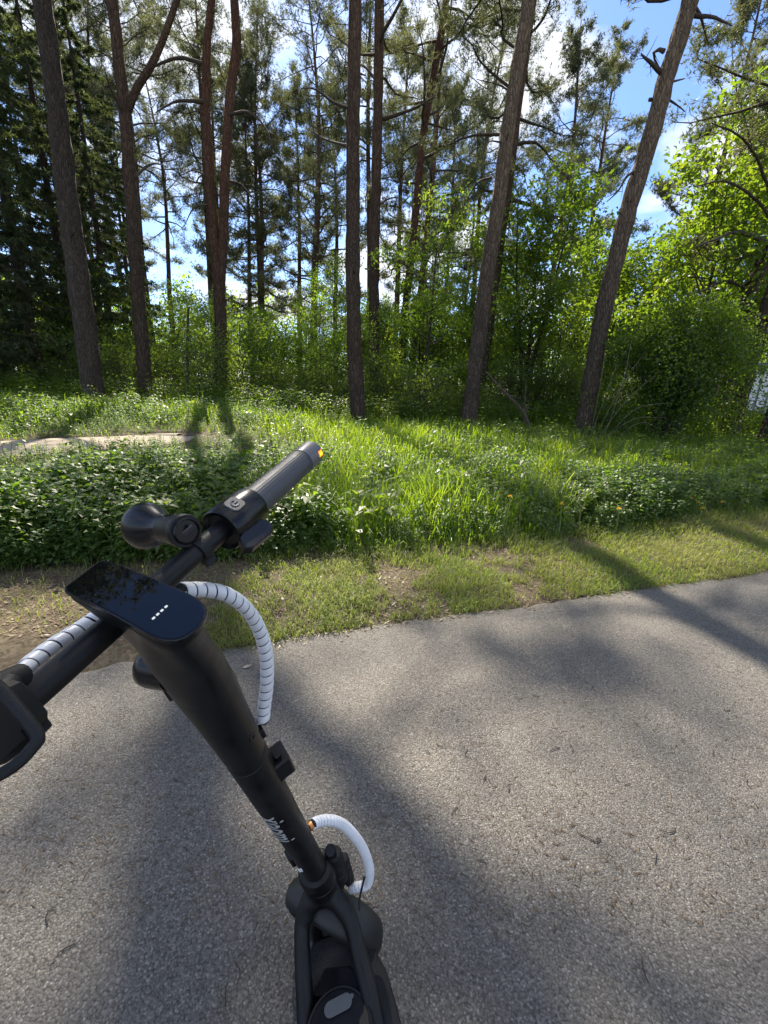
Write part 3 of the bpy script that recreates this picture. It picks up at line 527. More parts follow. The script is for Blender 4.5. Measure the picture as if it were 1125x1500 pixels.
shr = [broadleaf('leafy_shrub', 75, 2.2, 0.02, 5, 1.1, 0.25, 3000, 0.085, M['leaf'], 0.35), broadleaf('leafy_shrub', 76, 3.0, 0.025, 4, 1.3, 0.4, 3600, 0.09, M['young_leaf'], 0.4), broadleaf('leafy_shrub', 77, 1.5, 0.015, 6, 0.9, 0.1, 2400, 0.08, M['leaf'], 0.3)]
BT = 'broadleaf trees among the pines'
for pr, px, y, sc, lb in [(maple, 770, 18, 1.0, 'tall multi-stemmed young maple right of the thick leaning pine'), (maple2, 1015, 16.5, 1.12, 'maple with forked stems behind the big bush'), (birch, 262, 24, 0.95, 'light green young tree in the gap left of the twin-stemmed pine'),
                          (maple, 1130, 19, 1.1, 'maple crown at the right edge'), (maple2, 1085, 20, 1.6, 'tallest maple, its crown reaching the upper right corner'), (maple2, 880, 22, 1.0, 'maple seen through the gap left of the leaning pale pine'), (birch, 640, 24, 0.9, 'light green young tree behind the red pines'), (maple, 560, 30, 0.75, 'broadleaf tree deep behind the middle trunk'),
                          (birch, 400, 28, 0.85, 'light green young tree deep behind the twin-stemmed pine'), (maple2, 700, 31, 0.8, 'broadleaf tree far behind the leaning pine pair'), (maple, 950, 25, 1.05, 'broad green crown behind the leaning pale pine'), (birch, 325, 33, 0.9, 'distant pale young tree behind the twin pine'),
                          (maple, 840, 26, 1.0, 'bright maple crown under the blue gap in the sky'), (birch, 492, 26, 0.8, 'pale young tree left of the middle trunk'), (maple2, 615, 21, 0.72, 'bright young maple under the curving red pine'), (birch, 445, 23, 0.8, 'yellow-green young tree beneath the thin sparse pine'), (maple, 700, 23, 0.8, 'young maple behind the foot of the thick leaning pine'), (birch, 370, 22, 0.7, 'small yellow-green tree right of the twin-stemmed pine'), (maple2, 545, 24, 0.7, 'young maple behind the middle trunk'), (maple2, 20, 33, 0.8, 'far broadleaf tree glimpsed at the left edge')]:
    place(pr, px, y, rgp.uniform(0, 6.28), sc, lb, 'tree', BT)
marks = [(0, 'the left edge'), (138, 'the thickest left trunk'), (215, 'the slim forked pine'), (326, 'the twin-stemmed pine'), (460, 'the thin sparse pine'), (525, 'the middle trunk'), (590, 'the curving red pine'), (690, 'the thick leaning pine'), (770, 'the multi-stemmed young maple'), (858, 'the leaning pale pine'), (985, 'the big bush'), (1120, 'the right edge')]
def where(px, y):
    mk = min(marks, key=lambda m_: abs(m_[0] - px)); d = px - mk[0]
    side = 'in line with' if abs(d) < 16 else ('left of' if d < 0 else 'right of')
    return ('just ' if abs(d) < 40 else '') + side + ' ' + mk[1]
labels_seen = {}
def shrub_row(protolist, n, px0, px1, y0, y1, what, cat, grp, s0, s1, seed):
    rr_ = random.Random(seed)
    for i in range(n):
        px = px0 + (px1 - px0) * (i + rr_.uniform(0.1, 0.9)) / n; y = rr_.uniform(y0, y1)
        lb = what + ' ' + where(px, y)
        q = place(rr_.choice(protolist), px, y, rr_.uniform(0, 6.28), rr_.uniform(s0, s1), lb, cat, grp)
        k_ = labels_seen.setdefault(lb, []); k_.append(q)
        if len(k_) > 1: q['label'] = lb + (', deeper' if y > k_[0].location.y else ', nearer')
shrub_row([shr[2], shr[0]], 13, -60, 480, 15, 18, 'low leafy shrub at the wood edge', 'shrub', 'low shrubs along the wood edge', 0.6, 1.0, 1)
shrub_row([shr[2], shr[0]], 12, 480, 900, 14.6, 18, 'low shrub at the wood edge', 'shrub', 'low shrubs along the wood edge', 0.6, 1.05, 2)
shrub_row([shr[0], shr[1]], 22, -80, 1180, 18, 24, 'taller green shrub inside the wood', 'shrub', 'taller shrubs inside the wood', 0.8, 1.3, 3)
shrub_row([sap, sap, birch], 26, -30, 1000, 17, 26, 'thin light green sapling', 'sapling', 'saplings under the pines', 0.8, 1.25, 4)
shrub_row([shr[1], sap, birch], 24, -150, 1280, 28, 40, 'distant green bush', 'bush', 'distant bushes behind the pines', 1.0, 1.5, 5)
# far wood as one mass
rg = np.random.default_rng(99); mb = MB(); n = 80000; an = rg.uniform(-1.25, 1.25, n); rr = rg.uniform(55, 80, n); xx = np.sin(an) * rr; yy = np.cos(an) * rr
hh = 4.5 + 9 * vnoise(an * 40, rr * 0.05, 0.7, 8); zz = rg.uniform(0, 1, n) ** 0.7 * hh
add_leaves(mb, np.stack([xx, yy, zz], -1), 0.42, rg, 0, aspect=0.8); tag(mb.build('distant_woods', M['young_leaf']), 'far band of pale green woodland closing the view', 'woodland', kind='stuff')

# the big dark bush on the right: arching twigs, dense small leaves
def big_bush():
    rg = np.random.default_rng(81); base = np.array([on_y(978, 600, 12.6)[0], 12.4, 0.0])
    e = empty('arching_bush', base, 'big dense dark green bush with arching bare twigs at its left side', 'bush'); e['_o'] = [float(c) for c in base]
    tw = MB(); c = []
    for i in range(90):
        a = rg.uniform(0, 6.28); r_ = rg.uniform(0.6, 2.35); tip = np.array([math.cos(a) * r_ * 1.05, math.sin(a) * r_ * 0.8, 0]); h = 3.7 * math.sqrt(max(0.05, 1 - (r_ / 2.9) ** 2)) * rg.uniform(0.75, 1.05)
        b = rg.normal(0, 0.18, 3) * [1, 1, 0]; p = spline([b, b + tip * 0.25 + [0, 0, h * 0.6], tip * 0.75 + [0, 0, h], tip * 1.05 + [0, 0, h * rg.uniform(0.6, 0.95)]], 12)
        tw.tube(p + base, np.linspace(0.016, 0.004, 12), 4, False, 0)
        m_ = 330; k = rg.uniform(2, 11, m_); i0 = k.astype(int).clip(0, 10); q = p[i0] + (p[i0 + 1] - p[i0]) * (k - i0)[:, None] + rg.normal(0, 0.16, (m_, 3)); c.append(q)
    c = np.vstack(c); low = rg.normal(0, 1, (9000, 3)) * [1.15, 0.8, 0.55] + [0.25, 0, 0.9]; c = np.vstack([c, low]); c[:, 2] = np.abs(c[:, 2]) + 0.05
    mb = MB(); add_leaves(mb, c + base, 0.085, rg, 0); mb.build('foliage', M['bush_leaf'], e, origin=base); tw.build('stems', M['twig'], e, True, origin=base)['kind'] = 'stuff'
    dry = plain('dry_twig', (0.19, 0.155, 0.115), 0.85, var=0.3)
    for px0, py0, px1, py1, px2, py2 in [(870, 632, 905, 575, 945, 515), (872, 640, 915, 590, 965, 545), (862, 645, 890, 570, 905, 530), (880, 640, 930, 600, 985, 590), (876, 650, 925, 615, 975, 612), (866, 630, 880, 560, 888, 500), (890, 642, 935, 620, 968, 628), (884, 636, 912, 560, 925, 500)]:
        q = np.array([on_y(px0, py0, 11.0), on_y(px1, py1, 10.4), on_y(px2, py2, 10.6)]); q[0][2] = 0.0
        m2 = MB(); m2.tube(spline(q, 10), np.linspace(0.008, 0.003, 10), 5, True); m2.build('twig', dry, e, True, origin=base)
big_bush()
# thin bare sapling with a bent stem in front of the bush, and the snag on the left
def bare_stem(name, label, pix, w, y, seed, mat):
    rg = np.random.default_rng(seed); q = np.array([on_y(a, b, y) for a, b in pix]); q[0][2] = min(q[0][2], 0)
    ax, rr = densify(q, np.linspace(w, w * 0.4, len(q)) * 0.5 * y / FPX, 0.12, rg, 0.03); mb = MB(); mb.tube(ax, rr, 7, True, 0, 0.04, rg)
    for i in range(9):
        k = rg.integers(len(ax) // 3, len(ax)); o = unit(rg.normal(size=3) + [0, 0, 0.4]); l = rg.uniform(0.1, 0.45); mb.tube([ax[k], ax[k] + o * l], [rr[k] * 0.4, 0.003], 3, False)
    tag(mb.build(name, mat, None, True, origin=q[0]), label, 'tree')
bare_stem('dead_snag', 'thin dark broken snag standing left of the twin-stemmed pine', [(274, 605), (276, 540), (279, 450)], 6, 16, 5, M['twig'])
bare_stem('bare_sapling', 'bare bent sapling leaning left in front of the leaning pine', [(782, 640), (768, 605), (740, 575), (712, 545)], 5, 11.5, 6, M['twig'])
bare_stem('bare_sapling', 'thin bare upright stem beside the bent sapling', [(772, 640), (770, 600), (773, 560)], 3, 11.8, 8, M['twig'])

# white shed glimpsed at the right edge
def shed():
    y = 17.0; c = on_y(1094, 600, y); b = np.array([c[0], y, 0]); e = empty('white_shed', b, 'white boarded shed wall glimpsed behind the bush at the right edge', 'shed'); e['_o'] = [float(k) for k in b]
    wm = plain('white_paint', (0.78, 0.78, 0.76), 0.6, var=0.06); gm = plain('grey_batten', (0.25, 0.26, 0.27), 0.7)
    mb = MB(); mb.box(b + [1.9, 1.6, 1.2], (1, 0, 0), (0, 1, 0), (0, 0, 1), 4.0, 3.0, 2.4); mb.build('wall', gm, e)
    for i in range(10):
        m2 = MB(); m2.box(b + [0.1 + i * 0.4, 0.08, 1.25], (1, 0, 0), (0, 1, 0), (0, 0, 1), 0.3, 0.03, 2.3, 0.004); m2.build('board', wm, e)
    m2 = MB(); m2.box(b + [1.9, 1.6, 2.5], (1, 0, 0), (0, 1, 0), (0, 0, 1), 4.4, 3.4, 0.12, 0.01); m2.build('roof', gm, e)
shed()

# ------------------------------------------------------------------ ground cover
def plant_template(seed, h, levels, per, leaf, spread, top_big=True):
    rg = np.random.default_rng(seed); mb = MB(); lean = rg.normal(0, 0.08, 2)
    st = np.array([[0, 0, 0], [lean[0] * h * .5, lean[1] * h * .5, h * 0.5], [lean[0] * h, lean[1] * h, h]]); mb.tube(st, [0.0045, 0.0035, 0.002], 3, False)
    for l in range(levels):
        f = 0.25 + 0.75 * l / max(1, levels - 1); c = np.array([lean[0] * h * f, lean[1] * h * f, h * f])
        for k in range(per):
            a = l * 1.57 + k * 6.283 / per + rg.normal(0, 0.25); el = rg.uniform(-0.25, 0.45) + 0.35 * f; d = np.array([math.cos(a) * math.cos(el), math.sin(a) * math.cos(el), math.sin(el)])
            s = leaf * rg.uniform(0.75, 1.2) * (1.15 - 0.45 * f); r_ = spread * rg.uniform(0.5, 1.1) * (1.1 - 0.5 * f)
            w = unit(np.cross(d, [0, 0, 1.0])); n = np.cross(w, d); b = c + d * r_; t = rg.normal(0, 0.25); w = unit(w + n * t); n = np.cross(w, d)
            tip = b + d * s - np.array([0, 0, s * 0.35]); mid = b + d * s * 0.45; v = [b, b + d * s * 0.4 + w * s * 0.33 + n * s * 0.1, tip, b + d * s * 0.4 - w * s * 0.33 + n * s * 0.1, mid]
            mb.add(v, [(0, 4, 1), (1, 4, 2), (2, 4, 3), (3, 4, 0)])
    V = np.vstack(mb.v); T = []
    for f, _ in mb.f:
        if f.shape[1] == 4: T += [f[:, [0, 1, 2]], f[:, [0, 2, 3]]]
        else: T.append(f)
    return V, np.vstack(T)
def scatter(mb, temps, x, y, z, sc, rng, mat=0, tilt=0.0):
    pick = rng.integers(0, len(temps), len(x)); a = rng.uniform(0, 6.283, len(x))
    for t, (V, T) in enumerate(temps):
        i = np.where(pick == t)[0]
        if not len(i): continue
        c, s = np.cos(a[i])[:, None], np.sin(a[i])[:, None]; k = sc[i][:, None]
        tx, ty = rng.normal(0, tilt, (2, len(i), 1)) if tilt else (0, 0)
        vx = (V[:, 0] * c - V[:, 1] * s) * k + V[:, 2] * k * tx + x[i][:, None]; vy = (V[:, 0] * s + V[:, 1] * c) * k + V[:, 2] * k * ty + y[i][:, None]; vz = V[:, 2] * k + z[i][:, None]
        mb.add(np.stack([vx, vy, vz], -1).reshape(-1, 3), (T[None] + (np.arange(len(i)) * len(V))[:, None, None]).reshape(-1, 3), mat)
def blades(mb, x, y, z, h, w, rng, mat=0, bend=0.5, dirn=None):
    n = len(x); a = rng.uniform(0, 6.283, n) if dirn is None else rng.normal(dirn, 0.9, n); o = np.stack([np.cos(a), np.sin(a), np.zeros(n)], -1); s = np.stack([-np.sin(a), np.cos(a), np.zeros(n)], -1)
    tw = rng.normal(0, 0.5, (n, 1)); s = unit(s + o * tw); b = np.stack([x, y, z], -1); h = h[:, None]; w = w[:, None]; bd = (bend * rng.uniform(0.3, 1.3, n))[:, None]
    up = np.array([0, 0, 1.0]); p1 = b + up * h * 0.45 + o * h * bd * 0.14; p2 = b + up * h * (0.85 - 0.12 * bd) + o * h * bd * 0.5; p3 = b + up * h * (1.0 - 0.38 * bd) + o * h * bd * 0.95
    V = np.stack([b - s * w * 0.5, b + s * w * 0.5, p1 - s * w * 0.5, p1 + s * w * 0.5, p2 - s * w * 0.33, p2 + s * w * 0.33, p3], 1).reshape(-1, 3); q = (np.arange(n) * 7)[:, None]
    mb.add(V, np.concatenate([q + np.array(t)[None] for t in ((0, 1, 3), (0, 3, 2), (2, 3, 5), (2, 5, 4), (4, 5, 6))]), mat)
def sample(n, y0, y1, rng, umin=-1.35, umax=1.35):
    y = np.exp(rng.uniform(math.log(y0), math.log(y1), n)); x = rng.uniform(umin, umax, n) * y; return x, y
rng = np.random.default_rng(21)
def nettle_w(x, y):
    u = x / y; n = vnoise(x, y, 0.9, 11)
    left = np.clip((-0.12 - u) / 0.16 + (n - 0.5) * 1.6, 0, 1)
    right = np.clip((n * 0.75 + vnoise(x, y, 2.6, 23) * 0.35 - 0.47) * 5, 0, 1) * np.clip((u + 0.05) / 0.2, 0, 1) * 0.9
    far = np.clip((y - 8.2) / 1.2, 0, 1) * np.clip(1.35 - vnoise(x, y, 0.8, 19) * 1.6, 0, 1)
    return np.clip(np.maximum(left, right) * (1 - far), 0, 1)
# broad leaves
x, y = sample(24000, 2.6, 14, rng); s = y - veg_y(x); keep = (s > 0.08 * rng.random(len(x))) & (rng.random(len(x)) < 0.05 + 0.95 * nettle_w(x, y)) & (path_dist(x, y) > 0.65 + 0.2 * rng.random(len(x)))
x, y, s = x[keep], y[keep], s[keep]
temps = [plant_template(100 + i, rng.uniform(0.32, 0.44), 6, 3, 0.092, 0.036) for i in range(7)]
sc = rng.uniform(0.5, 1.25, len(x)) * (0.8 + 0.4 * vnoise(x, y, 1.3, 31)) * np.clip(0.45 + s / 0.5, 0.45, 1) * np.where(x / y > 0, 0.8, 1) * np.clip((path_dist(x, y) - 0.9) / 2.0, 0.4, 1); mb = MB(); scatter(mb, temps, x, y, ground_z(x, y), sc, rng, tilt=0.12)
tag(mb.build('nettles', M['nettle']), 'carpet of leafy green nettles and ground elder beside the asphalt', 'ground cover', kind='stuff')
# tall grass
x, y = sample(90000, 2.8, 17, rng); s = y - veg_y(x); keep = (s > -0.05) & (rng.random(len(x)) < 1.0 - 0.88 * nettle_w(x, y)) & (path_dist(x, y) > 0.7)
x, y, s = x[keep], y[keep], s[keep]; cl = vnoise(x, y, 1.6, 13); h = (0.26 + 0.36 * cl) * rng.uniform(0.55, 1.2, len(x)) * np.clip(0.25 + s / 0.7, 0.25, 1); h *= np.where(x / y > 0.45, 0.72, 1) * np.clip((path_dist(x, y) - 0.8) / 2.2, 0.3, 1)
mb = MB(); blades(mb, x, y, ground_z(x, y), h, 0.0045 + 0.0009 * y, rng, 0, 0.75)
tag(mb.build('tall_grass', M['grass']), 'tall bright green grass in front of the wood', 'grass', kind='stuff')
x, y = sample(1500, 3.0, 12, rng); s = y - veg_y(x); keep = (s > 0.15) & (path_dist(x, y) > 1.3) & (vnoise(x, y, 1.1, 41) > 0.45); x, y = x[keep], y[keep]
tp = [plant_template(400 + i, rng.uniform(0.22, 0.4), 3, 4, 0.17, 0.045) for i in range(4)] + [plant_template(420 + i, rng.uniform(0.6, 0.75), 7, 2, 0.10, 0.06) for i in range(3)]
mb = MB(); scatter(mb, tp, x, y, ground_z(x, y), rng.uniform(0.6, 1.15, len(x)), rng, tilt=0.2); tag(mb.build('dock_plants', M['leaf']), 'broad-leaved docks and taller weeds among the grass', 'weeds', kind='stuff')
x, y = sample(900, 3.0, 11, rng); s = y - veg_y(x); keep = (s > 0.05) & (path_dist(x, y) > 1.0); x, y = x[keep], y[keep]
mb = MB(); blades(mb, x, y, ground_z(x, y), rng.uniform(0.2, 0.62, len(x)), 0.0025 + 0.0006 * y, rng, 0, 0.6); tag(mb.build('dead_stalks', M['litter']), 'dry pale stalks left from last year among the green', 'dry stalks', kind='stuff')
# undergrowth beneath the first trees
x, y = sample(10000, 13.6, 30, rng); keep = path_dist(x, y) > 1.4; x, y = x[keep], y[keep]
temps2 = [plant_template(200 + i, rng.uniform(0.5, 0.8), 6, 3, 0.15, 0.08) for i in range(5)]
mb = MB(); scatter(mb, temps2, x, y, ground_z(x, y), rng.uniform(0.6, 1.3, len(x)), rng, tilt=0.15)
tag(mb.build('undergrowth', M['leaf']), 'knee-high leafy undergrowth between the trunks', 'undergrowth', kind='stuff')
# mown verge
x, y = sample(210000, 1.9, 6.5, rng); s0 = y - edge_y(x); s1 = y - veg_y(x); pn = vnoise(x, y, 2.3, 15) * 0.42 + vnoise(x, y, 7, 16) * 0.3 + vnoise(x, y, 17, 17) * 0.28
u = x / y; bare = np.clip((-0.34 - u) / 0.3, 0, 0.48) + 0.33 * np.clip((0.66 - u) / 0.2, 0, 1)
keep = (s0 > -0.02) & (s1 < 0.3) & (rng.random(len(x)) < np.clip((pn - 0.08 - bare * 0.75) * 4.2, 0.05, 1)); x, y, pn = x[keep], y[keep], pn[keep]
mb = MB(); blades(mb, x, y, ground_z(x, y), rng.uniform(0.02, 0.068, len(x)) * (0.6 + 0.9 * pn) * (1 + 1.3 * np.clip((y - veg_y(x) + 0.35) / 0.5, 0, 1)), 0.003 + 0.0012 * rng.random(len(x)), rng, 0, 1.1)
tag(mb.build('verge_grass', M['short_grass']), 'short patchy mown grass along the asphalt edge', 'grass', kind='stuff')
x, y = sample(60000, 1.9, 6.0, rng); s0 = y - edge_y(x); s1 = y - veg_y(x); keep = (s0 > -0.14 * rng.random(len(x)) ** 3) & (s1 < 0.1); x, y, s0 = x[keep], y[keep], s0[keep]; z = np.maximum(ground_z(x, y), np.where(s0 < 0.01, 0.001, -1)) + 0.003
mb = MB(); a = rng.uniform(0, 6.283, len(x)); l = rng.uniform(0.01, 0.045, len(x)); w = np.where(rng.random(len(x)) < 0.15, 0.013, 0.003)
dv = np.stack([np.cos(a) * l, np.sin(a) * l, rng.uniform(-0.1, 0.35, len(x)) * l], -1); sv = np.stack([-np.sin(a) * w, np.cos(a) * w, 0 * a], -1) * 0.5; b = np.stack([x, y, z], -1)
V = np.stack([b - sv * 0.3, b + dv * 0.5 - sv, b + dv, b + dv * 0.5 + sv], 1).reshape(-1, 3); q = np.arange(len(x))[:, None] * 4; mb.add(V, np.concatenate([q + [[0, 1, 2]], q + [[0, 2, 3]]]))
xn, yn = sample(5200, 0.75, 5.0, rng); k_ = yn < edge_y(xn) - 0.02; xn, yn = xn[k_], yn[k_]; a = rng.uniform(0, 6.283, len(xn)); l = rng.uniform(0.008, 0.035, len(xn)); w = rng.uniform(0.0006, 0.0013, len(xn)) + 0.0003 * yn
dv = np.stack([np.cos(a) * l, np.sin(a) * l, 0 * a + 0.001], -1); sv = np.stack([-np.sin(a) * w, np.cos(a) * w, 0 * a], -1) * 0.5; b = np.stack([xn, yn, 0 * xn + 0.0025], -1)
V = np.stack([b - sv, b + dv * 0.5 - sv + np.cross(dv, [0, 0, 1.0]) * 0.1, b + dv, b + dv * 0.5 + sv + np.cross(dv, [0, 0, 1.0]) * 0.1], 1).reshape(-1, 3); q = np.arange(len(xn))[:, None] * 4; mb.add(V, np.concatenate([q + [[0, 1, 2]], q + [[0, 2, 3]]]))
tag(mb.build('dry_litter', M['litter']), 'dry needles and straw scattered on the verge', 'litter', kind='stuff')

# dandelions
ym = plain('dandelion_yellow', (0.80, 0.52, 0.02), 0.6, var=0.15); sm = plain('dandelion_stem', (0.16, 0.24, 0.06), 0.5)
dand = [(747, 728, 0.10, 'dandelion head on a long stalk left of the others, above the leafy clump'), (822, 739, 0.04, 'dandelion half hidden in the grass between the left and middle ones'), (906, 746, -0.02, 'flat dandelion standing alone at the front of the tall grass'), (1004, 727, 0.30, 'uppermost dandelion of the right cluster'), (1013, 731, 0.25, 'fullest dandelion of the right cluster, second from its top'), (1022, 737, 0.2, 'lower dandelion of the right cluster'), (1029, 745, 0.12, 'lowest dandelion of the right cluster'), (1058, 736, 0.2, 'pale small dandelion right of the cluster')]
for px, py, yy_, lb in dand:
    yv = 4.0
    for _ in range(6): yv = float(veg_y(on_y(px, py, yv)[0])) + yy_ - 0.08
    top = on_y(px, py, yv); rg = np.random.default_rng(px); b = np.array([top[0] + rg.normal(0, 0.03), top[1] + 0.05, 0.03]); e = empty('dandelion', b, lb, 'dandelion', 'yellow dandelions in the grass'); e['_o'] = [float(k) for k in b]
    mb = MB(); mb.tube(spline([b, (b + top) / 2 + [0.012, 0, 0.02], top], 8), 0.0035, 6, True); mb.build('stalk', sm, e, True, origin=b)
    mb = MB(); n = 46; a = rg.uniform(0, 6.283, n); el = rg.uniform(0.05, 1.3, n); d = np.stack([np.cos(a) * np.cos(el), np.sin(a) * np.cos(el), np.sin(el)], -1); s = np.stack([-np.sin(a), np.cos(a), 0 * a], -1) * 0.004
    V = np.stack([top + d * 0.003, top + d * 0.014 - s, top + d * 0.022, top + d * 0.014 + s], 1).reshape(-1, 3); q = np.arange(n)[:, None] * 4; mb.add(V, q + [[0, 1, 2, 3]]); mb.build('flower_head', ym, e, origin=b)

# twigs and leaves lying on the asphalt
tmm = plain('twig_litter', (0.055, 0.04, 0.03), 0.9, var=0.3); tm2 = plain('pale_twig_litter', (0.25, 0.2, 0.13), 0.9, var=0.3)
tw_px = [(712, 1135), (630, 1105), (685, 1098), (745, 1160), (820, 1095), (835, 1090), (915, 1150), (1045, 1098), (1095, 1142), (1110, 1183), (990, 1215), (960, 1265), (880, 1228), (670, 1182), (850, 1222), (905, 1320), (765, 1350), (700, 1260), (640, 1090), (950, 1440), (345, 1410), (110, 1382), (330, 1475), (70, 1355), (120, 1290), (790, 1020), (1060, 1040), (870, 1005), (255, 1140), (540, 1120)]
def twig_label(i, px, py):
    col = 'left of the scooter' if px < 430 else 'just right of the stem' if px < 700 else 'in the right half' if px < 930 else 'by the right edge'
    row = 'on far asphalt' if py < 1070 else 'on mid asphalt' if py < 1170 else 'on shaded asphalt' if py < 1300 else 'on the nearest asphalt'
    same = sorted([q for q in tw_px if twig_cell(*q) == twig_cell(px, py)]); k = same.index((px, py))
    pos = '' if len(same) == 1 else ', leftmost there' if k == 0 else ', rightmost there' if k == len(same) - 1 else ', %s from the left' % ['first', 'second', 'third', 'fourth', 'fifth'][k]
    return ('pale' if i in (15, 16, 24) else 'dark') + ' twig ' + row + ' ' + col + pos
def twig_cell(px, py): return (px >= 430) + (px >= 700) + (px >= 930), (py >= 1070) + (py >= 1170) + (py >= 1300)
for i, (px, py) in enumerate(tw_px):
    rg = np.random.default_rng(300 + i); b = on_ground(px, py, 0.003); a = rg.uniform(0, 6.28); l = rg.uniform(0.02, 0.055); d = np.array([math.cos(a), math.sin(a), 0]); k = np.array([-d[1], d[0], 0])
    mb = MB(); mb.tube(spline([b, b + d * l * 0.5 + k * l * rg.normal(0, 0.15) + [0, 0, 0.001], b + d * l], 6), np.linspace(0.0017, 0.0009, 6), 5, True)
    if rg.random() < 0.5: mb.tube([b + d * l * 0.4, b + d * l * 0.7 + k * l * 0.3], [0.001, 0.0006], 4, True)
    tag(mb.build('twig', tm2 if i in (15, 16, 24) else tmm, None, True, origin=b), twig_label(i, px, py), 'twig', 'dry twigs scattered on the asphalt')
def flat_leaf(px, py, s, lb, mat, rot):
    b = on_ground(px, py, 0.004); mb = MB(); d = np.array([math.cos(rot), math.sin(rot), 0]); k = np.array([-d[1], d[0], 0])
    V = [b - d * s, b - d * 0.3 * s + k * 0.45 * s + [0, 0, 0.004], b + d * 0.5 * s + k * 0.35 * s + [0, 0, 0.006], b + d * s + [0, 0, 0.01], b + d * 0.4 * s - k * 0.35 * s + [0, 0, 0.007], b - d * 0.3 * s - k * 0.4 * s + [0, 0, 0.002], b + [0, 0, -0.001]]
    mb.add(V, [(i, (i + 1) % 6, 6) for i in range(6)]); tag(mb.build('fallen_leaf', mat, None, origin=b), lb, 'leaf')
flat_leaf(362, 977, 0.024, 'pale dry leaf on the asphalt inside the white cable loop', plain('dry_leaf', (0.42, 0.34, 0.24), 0.8, var=0.2), 0.3)
flat_leaf(398, 985, 0.008, 'tiny pale leaf scrap beside the white cable', plain('dry_scrap', (0.5, 0.45, 0.38), 0.8), 1.0)

# ------------------------------------------------------------------ electric scooter
def screen_mat():
    m, nt, N, L, out = mat_new('screen_glass'); b = N('ShaderNodeBsdfPrincipled'); L(b.outputs[0], out.inputs[0])
    b.inputs['Base Color'].default_value = (0.002, 0.0025, 0.004, 1); b.inputs['Roughness'].default_value = 0.015; b.inputs['IOR'].default_value = 1.5; return m
BLK = plain('black_paint', (0.007, 0.0072, 0.0075), 0.42, spec=0.28, var=0.5, bump=0.05, scale=900); RUB = plain('black_rubber', (0.009, 0.0095, 0.0105), 0.6, spec=0.3, bump=0.3, scale=600)
GLS = plain('black_plastic_gloss', (0.006, 0.006, 0.007), 0.26, spec=0.35); GRY = plain('grey_grip_rubber', (0.062, 0.064, 0.069), 0.5, bump=0.25, scale=500, var=0.12)
WHT = plain('white_plastic', (0.74, 0.75, 0.77), 0.38, var=0.07); SCR = screen_mat(); PRT = plain('grey_plug', (0.10, 0.103, 0.10), 0.6)
STL = plain('steel', (0.35, 0.35, 0.36), 0.35, 1.0); CHR = plain('dark_bolt', (0.02, 0.02, 0.022), 0.35, 0.6); CPR = plain('copper_ferrule', (0.6, 0.25, 0.08), 0.4, 0.7)
def mat_grip():
    m, nt, N, L, out = mat_new('deck_mat'); b = N('ShaderNodeBsdfPrincipled'); L(b.outputs[0], out.inputs[0]); b.inputs['Roughness'].default_value = 0.8
    tc = N('ShaderNodeTexCoord'); v = N('ShaderNodeTexVoronoi'); v.inputs['Scale'].default_value = 300; L(tc.outputs['Object'], v.inputs['Vector'])
    n = N('ShaderNodeTexNoise'); n.inputs['Scale'].default_value = 14; n.inputs['Detail'].default_value = 8; L(tc.outputs['Object'], n.inputs['Vector'])
    r = ramp(N, [(0.45, (0.009, 0.009, 0.01)), (0.75, (0.06, 0.055, 0.047))]); L(n.outputs['Fac'], r.inputs[0]); L(r.outputs[0], b.inputs['Base Color'])
    bp = N('ShaderNodeBump'); bp.inputs['Strength'].default_value = 0.5; bp.inputs['Distance'].default_value = 0.002; L(v.outputs['Distance'], bp.inputs['Height']); L(bp.outputs[0], b.inputs['Normal']); return m
MAT = mat_grip()
def emit(name, col, s):
    m, nt, N, L, out = mat_new(name); e = N('ShaderNodeEmission'); e.inputs[0].default_value = (*col, 1); e.inputs[1].default_value = s; L(e.outputs[0], out.inputs[0]); return m

